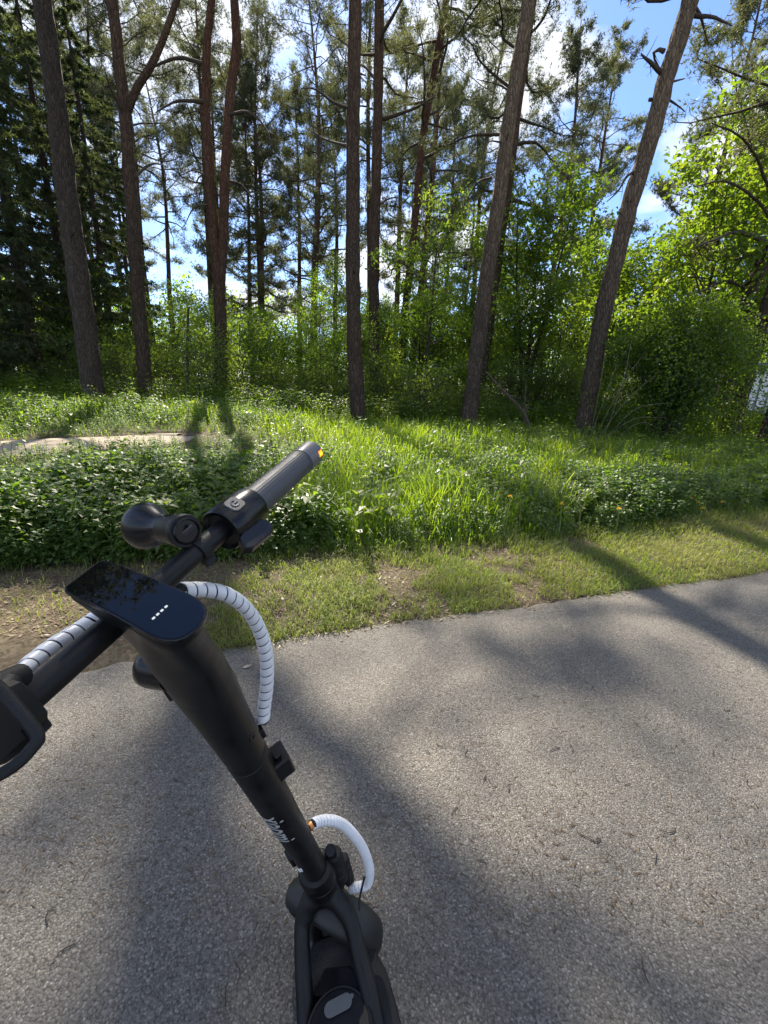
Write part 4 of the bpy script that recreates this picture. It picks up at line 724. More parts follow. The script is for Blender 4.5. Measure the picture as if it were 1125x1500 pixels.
def scooter():
    # key lines
    dA, dB = 0.32, 0.66; barA, barB = P(45, 1020, dA), P(458, 662, dB); bd = unit(barB - barA); barlen = np.linalg.norm(barB - barA)
    T, S1 = P(240, 905, 0.43), P(467, 1280, 0.935); sd = unit(S1 - T); slen = np.linalg.norm(S1 - T)
    SP = lambda t: T + (S1 - T) * t
    fwd = unit(np.cross(sd, bd));
    if fwd[0] > 0: fwd = -fwd                                   # the way the steered wheel points
    base = on_ground(505, 1400); base[2] = 0
    e = empty('electric_scooter', base, 'black electric scooter with its handlebar turned left and white spiral cable sleeves', 'scooter'); e['_o'] = [float(c) for c in base]
    def part(mb, name, mat, parent=e, smooth=True, angle=40):
        o = mb.build(name, mat, None, smooth, angle=angle)
        o.parent = parent; off = -np.array(e['_o'])
        o.location = off if parent is e else (0, 0, 0)
        return o
    bp = lambda s: barA + (barB - barA) * (s * dA / (dB - s * (dB - dA)))     # s: fraction along the bar as seen
    # handlebar
    m = MB(); m.lathe(barA - bd * 0.16, bd, [(0, 0.0118), (0.16 + barlen * 0.5, 0.0118), (0.16 + barlen * 0.95, 0.0115)], 32)
    hb = part(m, 'handlebar', BLK)
    # right grip, collar, throttle
    g0, g1 = 0.715, 1.0; G0 = bp(0.775); gl = np.linalg.norm(barB - G0)
    m = MB(); prof = []; n = 96; a = np.arange(n) * 2 * math.pi / n; u = unit(np.cross(bd, [0.3, 0.2, 0.9])); w = np.cross(bd, u); V = []
    for h, r in [(0, 0.0175), (0.002, 0.0198), (gl * 0.35, 0.0196), (gl * 0.66, 0.0192), (gl * 0.78, 0.0191), (gl * 0.785, 0.0184)]:
        rr = r - 0.0005 * (0.5 - 0.5 * np.cos(a * 32)); V.append(G0 + bd * h + (np.cos(a) * rr)[:, None] * u + (np.sin(a) * rr)[:, None] * w)
    m.rings(np.array(V)); grip = part(m, 'grip', GRY)
    m = MB(); m.lathe(G0, bd, [(gl * 0.785, 0.017), (gl * 0.788, 0.0194), (gl * 0.97, 0.0194), (gl * 1.0, 0.018), (gl * 1.008, 0.014), (gl * 1.01, 0.0)], 48)
    capo = part(m, 'grip_end_cap', plain('grey_end_cap', (0.11, 0.112, 0.12), 0.4), grip)
    # amber indicator set in the end cap
    tv = unit(CO - barB); tl = on_plane(469, 664, barB + tv * 0.016, tv); o = unit(np.cross(bd, tv)); uo = unit(tl - barB - bd * np.dot(tl - barB, bd))
    c = barB - bd * 0.008 + uo * 0.0145; s = np.cross(bd, uo); m = MB(); m.box(c, bd, s, uo, 0.011, 0.011, 0.011, 0.0022)
    part(m, 'turn_signal', emit('amber_light', (1.0, 0.22, 0.004), 1.5), capo, False)
    m = MB(); m.box(c + uo * 0.0045, bd, s, uo, 0.006, 0.004, 0.004, 0.001); part(m, 'signal_bulb', emit('amber_core', (1.0, 0.36, 0.015), 2.6), capo, False)
    # throttle collar, wide ring with power button
    C0 = bp(0.675); cl = np.linalg.norm(bp(0.785) - C0)
    m = MB(); m.lathe(C0, bd, [(0.012, 0.013), (0.006, 0.021), (0, 0.0255), (0.003, 0.0272), (cl * 0.5, 0.0268), (cl * 0.96, 0.0245), (cl, 0.0235), (cl + 0.001, 0.017)], 48, cap=False)
    col = part(m, 'throttle_collar', GLS)
    up = unit(CO + np.array([0, 0.02, 0.35]) - C0); up = unit(up - bd * np.dot(up, bd)); side = np.cross(bd, up)
    bc = C0 + bd * cl * 0.45; bo = on_plane(344, 738, bc + up * 0.027, up); bdir = unit(bo - bc - bd * np.dot(bo - bc, bd)); bs = np.cross(bd, bdir); bc = C0 + bd * np.dot(bo - C0, bd)
    def rrect(c, ax, ay, w_, h_, r, n=6):
        pts = []
        for sx, sy, a0 in ((1, 1, 0), (-1, 1, 90), (-1, -1, 180), (1, -1, 270)):
            for k in range(n): t = R(a0 + 90 * k / (n - 1)); pts.append(c + ax * (sx * (w_ / 2 - r) + r * math.cos(t)) + ay * (sy * (h_ / 2 - r) + r * math.sin(t)))
        return np.array(pts)
    m = MB(); m.prism(rrect(bc + bdir * 0.0245, bd, bs, 0.021, 0.021, 0.006), bdir * 0.0035, 0, 0.0009); btn = part(m, 'power_button', plain('button_rubber', (0.03, 0.032, 0.036), 0.5), col)
    q = bc + bdir * 0.0283; arc = [q + bd * (0.0045 * math.cos(t)) + bs * (0.0045 * math.sin(t)) for t in np.linspace(R(50), R(310), 16)]
    m = MB(); m.tube(arc, 0.0007, 6); m.tube([q, q + bd * 0.0052], 0.0007, 6); part(m, 'power_symbol', plain('button_mark', (0.13, 0.14, 0.16), 0.5), col)
    # thumb throttle paddle
    pth = [(352, 786), (372, 757), (388, 760), (401, 767), (400, 778), (372, 801), (358, 803)]
    pl = C0 + bd * 0.03 - up * 0.004; nrm = unit(up + 0.15 * bd); o_ = np.array([on_plane(a, b, P(380, 778, depth_of(C0) * 1.02), nrm) for a, b in pth])
    m = MB(); m.prism(o_, -nrm * 0.011, 0, 0.0015); part(m, 'thumb_throttle', GLS, e, False)
    m = MB(); m.lathe(C0 + bd * 0.004 - up * 0.006, bd, [(0, 0.0), (0.001, 0.0235), (0.018, 0.0245), (0.028, 0.02), (0.029, 0)], 32); part(m, 'throttle_body', BLK)
    # display plate
    pc_ = P(200, 880, 0.352); lax = np.array([0.961, -0.277, -0.27]); lax = unit(lax - bd * np.dot(lax, bd)); dn = unit(np.cross(lax, bd));
    if dn[2] < 0: dn = -dn
    opx = [(152, 820), (180, 829), (215, 842), (250, 857), (275, 868), (291, 877), (300, 886), (303, 896), (301, 906), (294, 917), (283, 927), (270, 935), (256, 939), (240, 938), (222, 932), (190, 915), (155, 895), (122, 878), (102, 869), (94, 864), (94, 859), (102, 853), (120, 840), (143, 822)]
    ol = np.array([on_plane(a, b, pc_, dn) for a, b in opx]); oc = ol.mean(0)
    def shrink(o, k): c = o.mean(0); return c + (o - c) * (1 - k / np.linalg.norm(o - c, axis=1, keepdims=True))
    m = MB(); m.rings(np.array([shrink(ol, 0.004) - dn * 0.006, ol - dn * 0.005, ol - dn * 0.0006, shrink(ol, 0.0008)]), True)
    disp = part(m, 'display_frame', GLS, e, True, 30)
    m = MB(); m.prism(shrink(ol, 0.0022) - dn * 0.0004, dn * 0.0009); scr = part(m, 'screen', SCR, disp, False)
    wht = emit('display_led', (0.85, 0.93, 1.0), 0.4)
    for k in range(4):
        px, py = 225 + k * 6.1, 905.5 - k * 5.6; c = on_plane(px, py, pc_ + dn * 0.0008, dn); ax = on_plane(px + 6, py - 5.6, pc_ + dn * 0.0008, dn) - c; ax = unit(ax)
        m = MB(); m.prism(rrect(c, ax, np.cross(dn, ax), 0.0027, 0.0018, 0.0005, 3), dn * 0.0003); part(m, 'battery_bar', wht, disp, False)
    # housing that carries the display down into the stem
    n = 48; a = np.arange(n) / n
    Lc = np.concatenate([ol, ol[:1]]); dl = np.concatenate([[0], np.cumsum(np.linalg.norm(np.diff(Lc, axis=0), axis=1))]); r0 = np.stack([np.interp(a * dl[-1], dl, Lc[:, k]) for k in range(3)], -1)
    def circ(c, nrm, r, ref, flat=1.0):
        nrm = unit(nrm); x_ = ref - nrm * np.dot(ref, nrm); x_ = unit(x_); y_ = np.cross(nrm, x_); return x_, y_
    def ring_like(c, nrm, rx, ry):
        """ellipse whose points are matched by angle with the display outline"""
        nrm = unit(nrm); x_ = unit(lax - nrm * np.dot(lax, nrm)); y_ = np.cross(nrm, x_)
        rel = r0 - oc; ang = np.arctan2(rel @ y_, rel @ x_); return c + (np.cos(ang) * rx)[:, None] * x_ + (np.sin(ang) * ry)[:, None] * y_
    nearc = on_plane(248, 898, pc_, dn)
    rings = [shrink(r0, 0.0045) - dn * 0.0055]
    r1 = shrink(r0, 0.002) - dn * 0.010; rings.append(r1)
    r2 = shrink(r0, 0.006) - dn * 0.022; r2 = r2 + (np.clip((lax @ (r2 - nearc).T), -1, 0)[:, None]) * (-lax) * 0.22; rings.append(r2)
    e1 = ring_like(SP(0.085), unit(sd * 0.7 - dn * 0.5), 0.048, 0.036); rings.append(0.35 * (r2 - dn * 0.012) + 0.65 * e1)
    for t, rx, ry in [(0.15, 0.038, 0.033), (0.21, 0.0335, 0.031), (0.28, 0.0303, 0.0298), (0.33, 0.0288, 0.0288)]: rings.append(ring_like(SP(t), unit(sd - dn * max(0, 0.25 - t)), rx, ry))
    m = MB(); m.rings(np.array(rings), True); part(m, 'display_housing', BLK, e, True, 60)
    # stem
    m = MB(); m.lathe(T, sd, [(slen * 0.325, 0.026), (slen * 0.33, 0.0288), (slen * 0.345, 0.0289), (slen * 0.346, 0.0280), (slen * 0.348, 0.0280), (slen * 0.349, 0.0289), (slen * 0.48, 0.0284), (slen * 0.7, 0.0262), (slen * 0.985, 0.0250)], 48); part(m, 'stem', BLK)
    vdir = lambda c: unit(CO - c)
    def on_stem(px, py, r, t):
        """point on the stem surface seen at a pixel"""
        d = ray(px, py); d = d / np.linalg.norm(d); oc_ = CO - T; dp = d - sd * np.dot(d, sd); op = oc_ - sd * np.dot(oc_, sd)
        A, B, Cc = dp @ dp, 2 * dp @ op, op @ op - r * r; D = max(0, B * B - 4 * A * Cc); k = (-B - math.sqrt(D)) / (2 * A); p = CO + d * k
        return p, unit(p - (T + sd * np.dot(p - T, sd)))
    for px, py in [(353, 1047), (360, 1063), (368, 1079)]:
        p, nn = on_stem(px, py, 0.0290, 0); m = MB(); m.lathe(p - nn * 0.002, nn, [(0, 0.0055), (0.0042, 0.0055), (0.005, 0.0048), (0.005, 0.0030), (0.0022, 0.0026), (0.0022, 0)], 20, cap=False); part(m, 'stem_screw', GLS)
    # folding hook block on the stem
    p, nn = on_stem(402, 1122, 0.0275, 0); t_ = np.cross(sd, nn); hk = unit(nn + 0.5 * t_) if ray(404, 1122)[0] * 0 == 0 else nn
    right = unit(np.cross(sd, CO - p)); right = right if (CRn.T @ right)[0] > 0 else -right
    m = MB(); c = T + sd * np.dot(P(408, 1124, 0.655) - T, sd) + right * 0.0325; m.box(c, sd, right, np.cross(sd, right), 0.046, 0.032, 0.036, 0.003)
    m.box(c - sd * 0.026 + right * 0.002, sd, right, np.cross(sd, right), 0.012, 0.010, 0.02, 0.002); part(m, 'folding_hook', BLK, e, False)
    m = MB(); c = T + sd * np.dot(P(386, 1075, 0.60) - T, sd) + right * 0.030; m.box(c, sd, right, np.cross(sd, right), 0.02, 0.008, 0.012, 0.001); part(m, 'cable_port', RUB, e, False)
    # lettering wrapped round the stem
    cu = bpy.data.curves.new('lettering', 'FONT'); cu.body = 'xiaomi'; cu.size = 0.054; cu.resolution_u = 3; cu.shear = 0.0; cu.offset = 0.0006
    to = bpy.data.objects.new('lettering', cu); COL.objects.link(to); dg = bpy.context.evaluated_depsgraph_get(); tme = bpy.data.meshes.new_from_object(to.evaluated_get(dg)); COL.objects.unlink(to); bpy.data.objects.remove(to)
    import bmesh
    bm = bmesh.new(); bm.from_mesh(tme); bmesh.ops.triangulate(bm, faces=bm.faces); bmesh.ops.subdivide_edges(bm, edges=bm.edges, cuts=4); bmesh.ops.triangulate(bm, faces=bm.faces); bm.verts.index_update(); tf = np.array([[v.index for v in f.verts] for f in bm.faces]); tv_ = np.array([v.co[:] for v in bm.verts]); bm.free()
    pL, nL = on_stem(415, 1214, 0.0260, 0); hc = np.dot(pL - T, sd); tt = np.cross(sd, nL); tt = tt if (CRn.T @ tt)[0] < 0 else -tt
    ht = 0.027 - tv_[:, 1]; al = tv_[:, 0] - tv_[:, 0].mean(); rad = (np.interp((hc + al * 0.8) / slen, [0.349, 0.48, 0.7, 0.985], [0.0289, 0.0284, 0.0262, 0.0250]) + 0.0006); th = ht / rad
    V = T + sd * (hc + al[:, None] * 0.8) + (np.cos(th) * rad)[:, None] * nL + (np.sin(th) * rad)[:, None] * (tt)
    m = MB(); m.add(V, tf); part(m, 'lettering', plain('letter_print', (0.42, 0.43, 0.43), 0.5), e, False)
    # head tube, collars
    m = MB(); m.lathe(T, sd, [(slen * 0.945, 0.0255), (slen * 0.95, 0.034), (slen * 0.965, 0.0395), (slen * 1.0, 0.040), (slen * 1.005, 0.036), (slen * 1.01, 0.036), (slen * 1.012, 0.0385), (slen * 1.06, 0.038), (slen * 1.075, 0.03), (slen * 1.2, 0.027)], 40); part(m, 'head_tube', BLK)
    m = MB(); p, nn = on_stem(440, 1275, 0.0405, 0); m.box(p, sd, np.cross(sd, nn), nn, 0.016, 0.007, 0.0012, 0.0003); part(m, 'label_sticker', WHT, e, False)
    m = MB(); c = P(418, 1250, 0.885); m.box(P(426, 1256, 0.915), sd, right, np.cross(sd, right), 0.05, 0.012, 0.026, 0.004); part(m, 'folding_lever', BLK, e, False)
    # deck frame axes
    hd = unit([-0.22, 0.975, 0]); rt = unit(np.cross(hd, [0, 0, 1.0])); ln_ = R(9); dnn = unit(np.array([0, 0, 1.0]) * math.cos(ln_) - rt * math.sin(ln_)); rt2 = np.cross(hd, dnn)
    D0 = on_ground(512, 1500, 0.135); OP = lambda a, b, h=0: on_plane(a, b, D0 + dnn * h, dnn)
    Lf, Rf = OP(452, 1390), OP(549, 1388); Lb, Rb = OP(434, 1500), OP(588, 1500)
    fr = OP(497, 1362); back = -hd * 0.80
    out = np.array([OP(462, 1375), fr, OP(530, 1370), Rf, OP(566, 1420), OP(578, 1460), Rb, Rb + (Rb - OP(578, 1460)) * 0.8 , Rb + back * 0.5 + rt2 * 0.012, Rb + back, Rb + back - hd * 0.06 - rt2 * 0.05, Lb + back - hd * 0.06 + rt2 * 0.05, Lb + back, Lb + back * 0.5 - rt2 * 0.012, Lb + back * 0.1, Lb, OP(436, 1440), Lf])
    m = MB(); m.prism(out - dnn * 0.045, dnn * 0.045, 0, 0.006); deck = part(m, 'deck', BLK, e, True, 30)
    m = MB(); m.prism(shrink(out, 0.008) - dnn * 0.001, dnn * 0.004); part(m, 'deck_mat', MAT, deck, False)
    # neck: two arms joined over an arch
    hz = SP(1.045)
    armL = spline([hz + sd * 0.005, P(452, 1322, 0.945), P(443, 1350, 0.938), P(443, 1400, 0.912), P(446, 1455, 0.88), P(449, 1510, 0.85), P(452, 1600, 0.80)], 30)
    armR = spline([hz + sd * 0.005, P(496, 1322, 0.945), P(514, 1352, 0.932), P(527, 1400, 0.905), P(540, 1450, 0.872), P(552, 1510, 0.84), P(566, 1600, 0.785)], 30)
    rr = np.interp(np.arange(30), [0, 6, 12, 29], [0.026, 0.0185, 0.0175, 0.020])
    m = MB(); m.tube(armL, rr, 20, True); m.tube(armR, rr, 20, True); m.tube(spline([P(447, 1345, 0.94), P(455, 1325, 0.945), P(478, 1315, 0.948), P(502, 1325, 0.944), P(513, 1348, 0.935)], 16), 0.019, 16, True)
    m.lathe(hz - sd * 0.03, sd, [(0, 0.037), (0.035, 0.040), (0.05, 0.034), (0.06, 0.02)], 32)
    nk = part(m, 'neck_frame', BLK, e, True, 80); rm = nk.modifiers.new('remesh', 'REMESH'); rm.mode = 'VOXEL'; rm.voxel_size = 0.0035; rm.use_smooth_shade = True; sm_ = nk.modifiers.new('smooth', 'SMOOTH'); sm_.iterations = 12
    # round battery cover with charging plug
    cc = OP(497, 1512, 0.03); rad = np.linalg.norm(OP(499, 1441, 0.03) - cc) * 0.98
    m = MB(); m.lathe(cc - dnn * 0.034, dnn, [(0, rad * 0.98), (0.03, rad), (0.036, rad * 0.985), (0.039, rad * 0.95), (0.038, rad * 0.90), (0.0355, rad * 0.885), (0.0355, 0)], 64, cap=False); cov = part(m, 'deck_cover', BLK, e, True, 35)
    c1, c2 = OP(484, 1479, 0.0335), OP(507, 1467, 0.0335); ax = unit(c2 - c1); ay = np.cross(dnn, ax); w = np.linalg.norm(OP(490, 1463, 0.0335) - OP(499, 1483, 0.0335)) / 2
    cap_ = np.array([(c2 if abs(t) < 90 else c1) + ax * (w * math.cos(R(t))) + ay * (w * math.sin(R(t))) for t in [-89.9 + k * 16.35 for k in range(12)] + [90.1 + k * 16.35 for k in range(12)]])
    m = MB(); m.prism(cap_, dnn * 0.0025, 0, 0.0007); m.lathe(c2 + ax * w * 1.05 + ay * w * 0.25, dnn, [(0, w * 0.32), (0.0022, w * 0.3)], 16); part(m, 'charging_plug', PRT, cov, True, 30)
    m = MB(); m.prism(np.array([OP(468, 1448), OP(478, 1425), OP(515, 1422), OP(530, 1440), OP(540, 1465), OP(455, 1470)]), dnn * 0.022, 0, 0.005); part(m, 'cover_block', BLK, e, True, 30)
    # front wheel, fender, fork
    wc = P(482, 1342, 1.035); wn = unit(bd + np.array([0, 0, 0.02])); wf = unit(fwd - wn * np.dot(fwd, wn)); wu = np.cross(wn, wf); wu = wu if wu[2] > 0 else -wu
    wc = wc + np.array([0, 0, 1.0]) * (0.112 - wc[2])
    def arc_ring(r, t): return wc + wf * (r * math.cos(t)) + wu * (r * math.sin(t))
    m = MB(); n2 = 16; V = []
    for t in np.arange(48) * 2 * math.pi / 48:
        rdir = wf * math.cos(t) + wu * math.sin(t); V.append([wc + rdir * (0.088 + 0.024 * math.cos(q)) + wn * (0.027 * math.sin(q)) for q in np.arange(n2) * 2 * math.pi / n2])
    m.rings(np.array(V), False, 0, True); tyre = part(m, 'front_wheel', RUB, e)
    m = MB(); m.lathe(wc - wn * 0.026, wn, [(0, 0.0), (0, 0.035), (0.008, 0.064), (0.02, 0.066), (0.044, 0.064), (0.052, 0.035), (0.052, 0)], 32); part(m, 'wheel_hub', GLS, tyre)
    m = MB(); V = []
    for t in np.linspace(R(48), R(190), 40):
        rdir = wf * math.cos(t) + wu * math.sin(t); k = 1.0 if t < R(175) else 1 - 0.3 * (t - R(175)) / R(15); hw = 0.041 * (0.75 + 0.25 * min(1, (t - R(40)) / R(60)))
        ring = []
        for q in np.linspace(R(-100), R(100), 15): ring.append(wc + rdir * (0.116 + 0.022 * math.cos(q)) + wn * (hw * math.sin(q) * k))
        for q in np.linspace(R(100), R(-100), 15): ring.append(wc + rdir * (0.112 + 0.020 * math.cos(q)) + wn * ((hw - 0.003) * math.sin(q) * k))
        V.append(ring)
    m.rings(np.array(V), True); part(m, 'front_fender', plain('fender_plastic', (0.010, 0.0105, 0.0105), 0.5, bump=0.1, scale=700), e, True, 50)
    for s_ in (-1, 1):
        m = MB(); top_ = SP(1.12) + wn * 0.048 * s_ * 0.8; m.tube(spline([top_, top_ * 0.5 + (wc + wn * 0.05 * s_) * 0.5 + wf * 0.012, wc + wn * 0.052 * s_], 12), np.linspace(0.017, 0.013, 12), 14, True); part(m, 'fork_leg', BLK)
        m = MB(); m.lathe(wc + wn * 0.05 * s_, wn * s_, [(0, 0.016), (0.012, 0.015), (0.015, 0.011), (0.015, 0)], 24); part(m, 'axle_cap', CHR)
    # suspension links beside the head
    for (a0, b0, d0, a1, b1, d1, r) in [(489, 1249, 0.925, 501, 1285, 0.965, 0.0165), (502, 1256, 0.95, 512, 1290, 0.985, 0.013)]:
        p0, p1 = P(a0, b0, d0), P(a1, b1, d1); q = unit(p1 - p0); L_ = np.linalg.norm(p1 - p0); m = MB(); m.lathe(p0, q, [(0, r * 0.8), (0.003, r), (L_ * 0.3, r), (L_ * 0.33, r * 0.85), (L_ * 0.37, r * 0.85), (L_ * 0.4, r), (L_ * 0.65, r), (L_ * 0.68, r * 0.85), (L_ * 0.72, r * 0.85), (L_ * 0.75, r), (L_, r * 0.9)], 24); part(m, 'suspension_link', RUB)
    p = P(484, 1246, 0.92); nn = unit(CO - p); m = MB(); m.lathe(p - nn * 0.012, nn, [(0, 0.0125), (0.012, 0.0125), (0.014, 0.011), (0.012, 0.0105), (0.012, 0)], 24, cap=False); part(m, 'pivot_bolt', CHR)
    m = MB(); m.box(P(498, 1294, 0.965), unit(P(508, 1305, 0.97) - P(492, 1284, 0.955)), wn, wu, 0.034, 0.02, 0.016, 0.003); part(m, 'fork_bracket', BLK, e, False)
    # spiral cable sleeves: one strip wound round the cable, joints recessed
    def sleeve(ctrl, r0_, r1_, pitch, gap, name):
        c = spline([P(*q) for q in ctrl], 400); L_ = np.concatenate([[0], np.cumsum(np.linalg.norm(np.diff(c, axis=0), axis=1))]); tot = L_[-1]
        s_ = np.linspace(0, tot, 600); cc_ = np.stack([np.interp(s_, L_, c[:, k]) for k in range(3)], -1); t = unit(np.gradient(cc_, axis=0)); U = np.zeros_like(cc_); u_ = unit(np.cross(t[0], [0.1, 0.3, 1.0]))
        for i in range(600): u_ = unit(u_ - t[i] * np.dot(u_, t[i])); U[i] = u_
        turns = tot / pitch - 1; n_ = int(turns * 26); al = np.linspace(0, turns, n_)
        prof = [(gap, 0.86), (gap * 1.2, 0.95), (0.2, 0.985), (0.5, 1.0), (0.8, 0.985), (1 - gap * 1.2, 0.95), (1 - gap, 0.86), (0.5, 0.84)]; V = np.zeros((n_, len(prof), 3))
        for j, (f, k) in enumerate(prof):
            sp_ = (al + f) * pitch; g = lambda A: np.stack([np.interp(sp_, s_, A[:, q]) for q in range(3)], -1)
            cc2, t2, u2 = g(cc_), unit(g(t)), g(U); u2 = unit(u2 - t2 * (u2 * t2).sum(1, keepdims=True)); w2 = np.cross(t2, u2); R_ = (r0_ + (r1_ - r0_) * sp_ / tot) * k; an = al * 2 * math.pi
            V[:, j] = cc2 + (np.cos(an) * R_)[:, None] * u2 + (np.sin(an) * R_)[:, None] * w2
        m = MB(); m.rings(V, True); o = part(m, name, WHT, e, True, 50)
        m = MB(); m.tube(cc_[::8], np.linspace(r0_, r1_, 75) * 0.85, 16, True); part(m, 'cable', RUB, o); return o
    sleeve([(252, 866, 0.445), (272, 864, 0.46), (300, 864, 0.48), (330, 870, 0.50), (357, 888, 0.525), (378, 918, 0.55), (390, 958, 0.57), (391, 1000, 0.585), (387, 1035, 0.595), (385, 1060, 0.60)], 0.0088, 0.0095, 0.0130, 0.065, 'cable_sleeve')
    sleeve([(165, 888, 0.41), (140, 905, 0.40), (115, 922, 0.388), (80, 944, 0.365), (50, 967, 0.345), (24, 989, 0.325)], 0.0072, 0.0070, 0.0128, 0.065, 'cable_sleeve')
    sleeve([(455, 1209, 0.845), (468, 1203, 0.86), (487, 1202, 0.875), (505, 1210, 0.90), (522, 1228, 0.92), (534, 1248, 0.94), (541, 1270, 0.955), (541, 1285, 0.965), (537, 1296, 0.97), (524, 1299, 0.972), (512, 1302, 0.98)], 0.0108, 0.0104, 0.0072, 0.04, 'cable_sleeve')
    p0, p1 = P(452, 1213, 0.838), P(458, 1207, 0.85); m = MB(); m.lathe(p0, p1 - p0, [(0, 0.006), (0.004, 0.0085), (0.009, 0.009)], 20); part(m, 'cable_ferrule', CPR)
    m = MB(); m.tube(spline([P(534, 1284, 0.952), P(531, 1297, 0.945), P(527, 1315, 0.94), P(526, 1334, 0.93)], 12), 0.0024, 8, True); part(m, 'thin_cable', RUB)
    m = MB(); m.tube(spline([P(30, 990, 0.308), P(8, 1000, 0.295), P(-20, 1012, 0.28)], 8), 0.009, 14, True); m.tube(spline([P(12, 1003, 0.285), P(2, 1015, 0.276), P(-8, 1030, 0.27)], 6), 0.008, 12, True); part(m, 'cable_boot', RUB)
    # headlight under the display
    hl = P(238, 978, 0.475); hx = unit(fwd + np.array([0, 0, -0.1])); m = MB(); m.lathe(hl - hx * 0.02, hx, [(0, 0.022), (0.03, 0.024), (0.038, 0.023), (0.042, 0.020), (0.040, 0.017), (0.040, 0)], 36); hlo = part(m, 'headlight', GLS)
    m = MB(); m.box(P(252, 1006, 0.50), right, sd, np.cross(right, sd), 0.018, 0.024, 0.024, 0.004); part(m, 'cable_clip', RUB, e, False)
    # left brake lever: band that loops forward of the grip, with its body
    lv = [(-30, 985, 0.255), (0, 1010, 0.256), (20, 1032, 0.256), (41, 1057, 0.256), (54, 1076, 0.256), (54, 1086, 0.255), (45, 1098, 0.253), (30, 1114, 0.249), (8, 1130, 0.245), (-15, 1140, 0.24), (-50, 1142, 0.23)]
    q = spline([P(*a) for a in lv], 60); t = unit(np.gradient(q, axis=0)); vv = unit(CO - q); s_ = unit(np.cross(t, vv)); nn = np.cross(s_, t)
    V = np.array([[q[i] + s_[i] * a + nn[i] * b for a, b in ((-.0032, 0.004), (-.0022, 0.005), (.0022, 0.005), (.0032, 0.004), (.0038, -0.010), (0.0025, -0.013), (-0.0025, -0.013), (-0.0038, -0.010))] for i in range(60)])
    m = MB(); m.rings(V, True); part(m, 'brake_lever', RUB, e, True, 50)
    m = MB(); o_ = np.array([P(a, b, 0.264) for a, b in [(-40, 1004), (-2, 1014), (24, 1040), (40, 1060), (40, 1072), (47, 1082), (26, 1104), (0, 1124), (-30, 1134), (-60, 1134)]]); nv = unit(np.cross(o_[1] - o_[0], o_[3] - o_[0])); nv = nv if np.dot(nv, o_[0] - CO) > 0 else -nv
    m.prism(o_, nv * 0.02, 0, 0.004); part(m, 'brake_body', BLK, e, True, 30)
    m = MB(); m.lathe(barA - bd * 0.16, bd, [(-0.02, 0.0), (-0.018, 0.016), (0, 0.018), (0.105, 0.0182), (0.107, 0.012)], 40); part(m, 'grip', GRY)
    # rear wheel and kickstand
    rwc = OP(512, 1500) - hd * 0.93; rwc[2] = 0.112; m = MB(); V = []
    for t in np.arange(40) * 2 * math.pi / 40:
        rd = hd * math.cos(t) + dnn * math.sin(t); V.append([rwc + rd * (0.088 + 0.024 * math.cos(q)) + rt2 * (0.027 * math.sin(q)) for q in np.arange(12) * 2 * math.pi / 12])
    m.rings(np.array(V), False, 0, True); tr = part(m, 'rear_wheel', RUB); m = MB(); m.lathe(rwc - rt2 * 0.03, rt2, [(0, 0), (0, 0.06), (0.06, 0.06), (0.06, 0)], 24); part(m, 'wheel_hub', GLS, tr)
    m = MB(); m.box(OP(512, 1500) - hd * 0.86 - dnn * 0.03, hd, rt2, dnn, 0.16, 0.09, 0.05, 0.01); part(m, 'rear_bracket', BLK, e, False)
    k0 = Lb - hd * 0.25 - dnn * 0.04; k1 = k0 - rt2 * 0.05; k1 = np.array([k1[0], k1[1], 0.005]); m = MB(); m.tube([k0, k1], [0.009, 0.007], 10); part(m, 'kickstand', BLK)
    # ---------------- horn clamped on the bar: its own thing
    E0 = P(273, 778, 0.445); hx = unit(P(203, 768, 0.515) - P(273, 778, 0.442)); cl_ = bp(0.58); hb_ = E0.copy()
    h = empty('bicycle_horn', E0, 'black flared horn strapped to the scooter handlebar', 'horn'); h['_o'] = [float(c) for c in E0]
    def hp(mb, name, mat, parent=None, smooth=True, angle=40):
        o = mb.build(name, mat, None, smooth, angle=angle); o.parent = parent or h; o.location = -np.array(h['_o']) if parent is None else (0, 0, 0); return o
    m = MB(); m.lathe(E0, hx, [(0.000, 0.0135), (0.0, 0.0172), (0.003, 0.0182), (0.010, 0.0182), (0.012, 0.0172), (0.034, 0.0165), (0.042, 0.0150), (0.050, 0.013)], 40); body = hp(m, 'horn_body', BLK)
    m = MB(); m.lathe(E0, -hx, [(-0.004, 0.0142), (0.0012, 0.0142), (0.0022, 0.0128), (0.0006, 0.0118), (0.0006, 0)], 36, cap=False); cp = hp(m, 'end_cap', GLS, body)
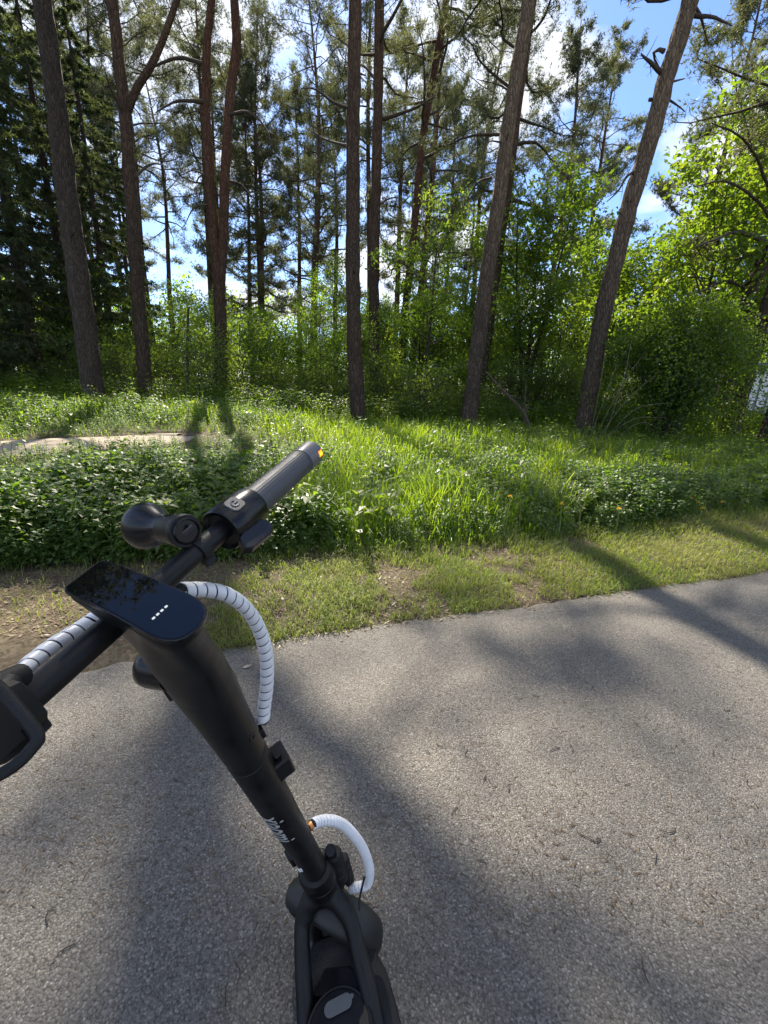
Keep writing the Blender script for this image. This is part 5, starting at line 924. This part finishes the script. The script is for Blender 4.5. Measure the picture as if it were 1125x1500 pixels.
    ey_ = unit(np.cross(hx, [0.2, 0.5, 1.0])); m = MB(); m.box(E0 - hx * 0.002, unit(P(283, 770, .405) - P(262, 788, .405)), hx, np.cross(hx, unit(P(283, 770, .405) - P(262, 788, .405))), 0.017, 0.004, 0.006, 0.001); hp(m, 'cap_slot', plain('cap_detail', (0.05, 0.05, 0.055), 0.4), body, False)
    m = MB(); m.lathe(E0 + hx * 0.046, hx, [(0, 0.0135), (0.008, 0.0145), (0.016, 0.0172), (0.024, 0.0208), (0.034, 0.0248), (0.044, 0.0275), (0.050, 0.0282), (0.052, 0.0278), (0.050, 0.0262), (0.034, 0.0225), (0.015, 0.012), (0.015, 0)], 48, cap=False); hp(m, 'horn_bell', GLS)
    bu = unit(np.array([0.0, -0.25, 1.0])); bu = unit(bu - hx * np.dot(bu, hx)); m = MB(); pbt = E0 + hx * 0.026 + bu * 0.0135
    ax2 = np.cross(hx, bu); m.prism(np.array([pbt + hx * (0.0085 * math.cos(t)) + ax2 * (0.0058 * math.sin(t)) for t in np.linspace(0, 2 * math.pi, 20, endpoint=False)]), bu * 0.0035, 0, 0.001); hp(m, 'horn_button', GLS, body)
    m = MB(); ob = bp(0.598); sq = np.linspace(0, 2 * math.pi, 24, endpoint=False); ub = unit(np.cross(bd, [0, 0, 1.0])); wb = np.cross(bd, ub); V = [[ob + bd * k + (ub * math.cos(t) + wb * math.sin(t)) * r for t in sq] for k, r in ((-0.006, 0.0118), (-0.006, 0.0142), (0.006, 0.0142), (0.006, 0.0118))]; m.rings(np.array(V), False); hp(m, 'strap', RUB)
    mid = E0 + hx * 0.014; m = MB(); m.tube([mid, mid * 0.4 + ob * 0.6, ob], [0.010, 0.009, 0.010], 16, True); hp(m, 'mount_neck', RUB)
    m = MB(); m.box(ob - unit(mid - ob) * 0.0165, bd, np.cross(bd, mid - ob), mid - ob, 0.012, 0.008, 0.008, 0.001); hp(m, 'strap_buckle', RUB, None, False)
scooter()
for o in bpy.data.objects:
    if '_o' in o: del o['_o']
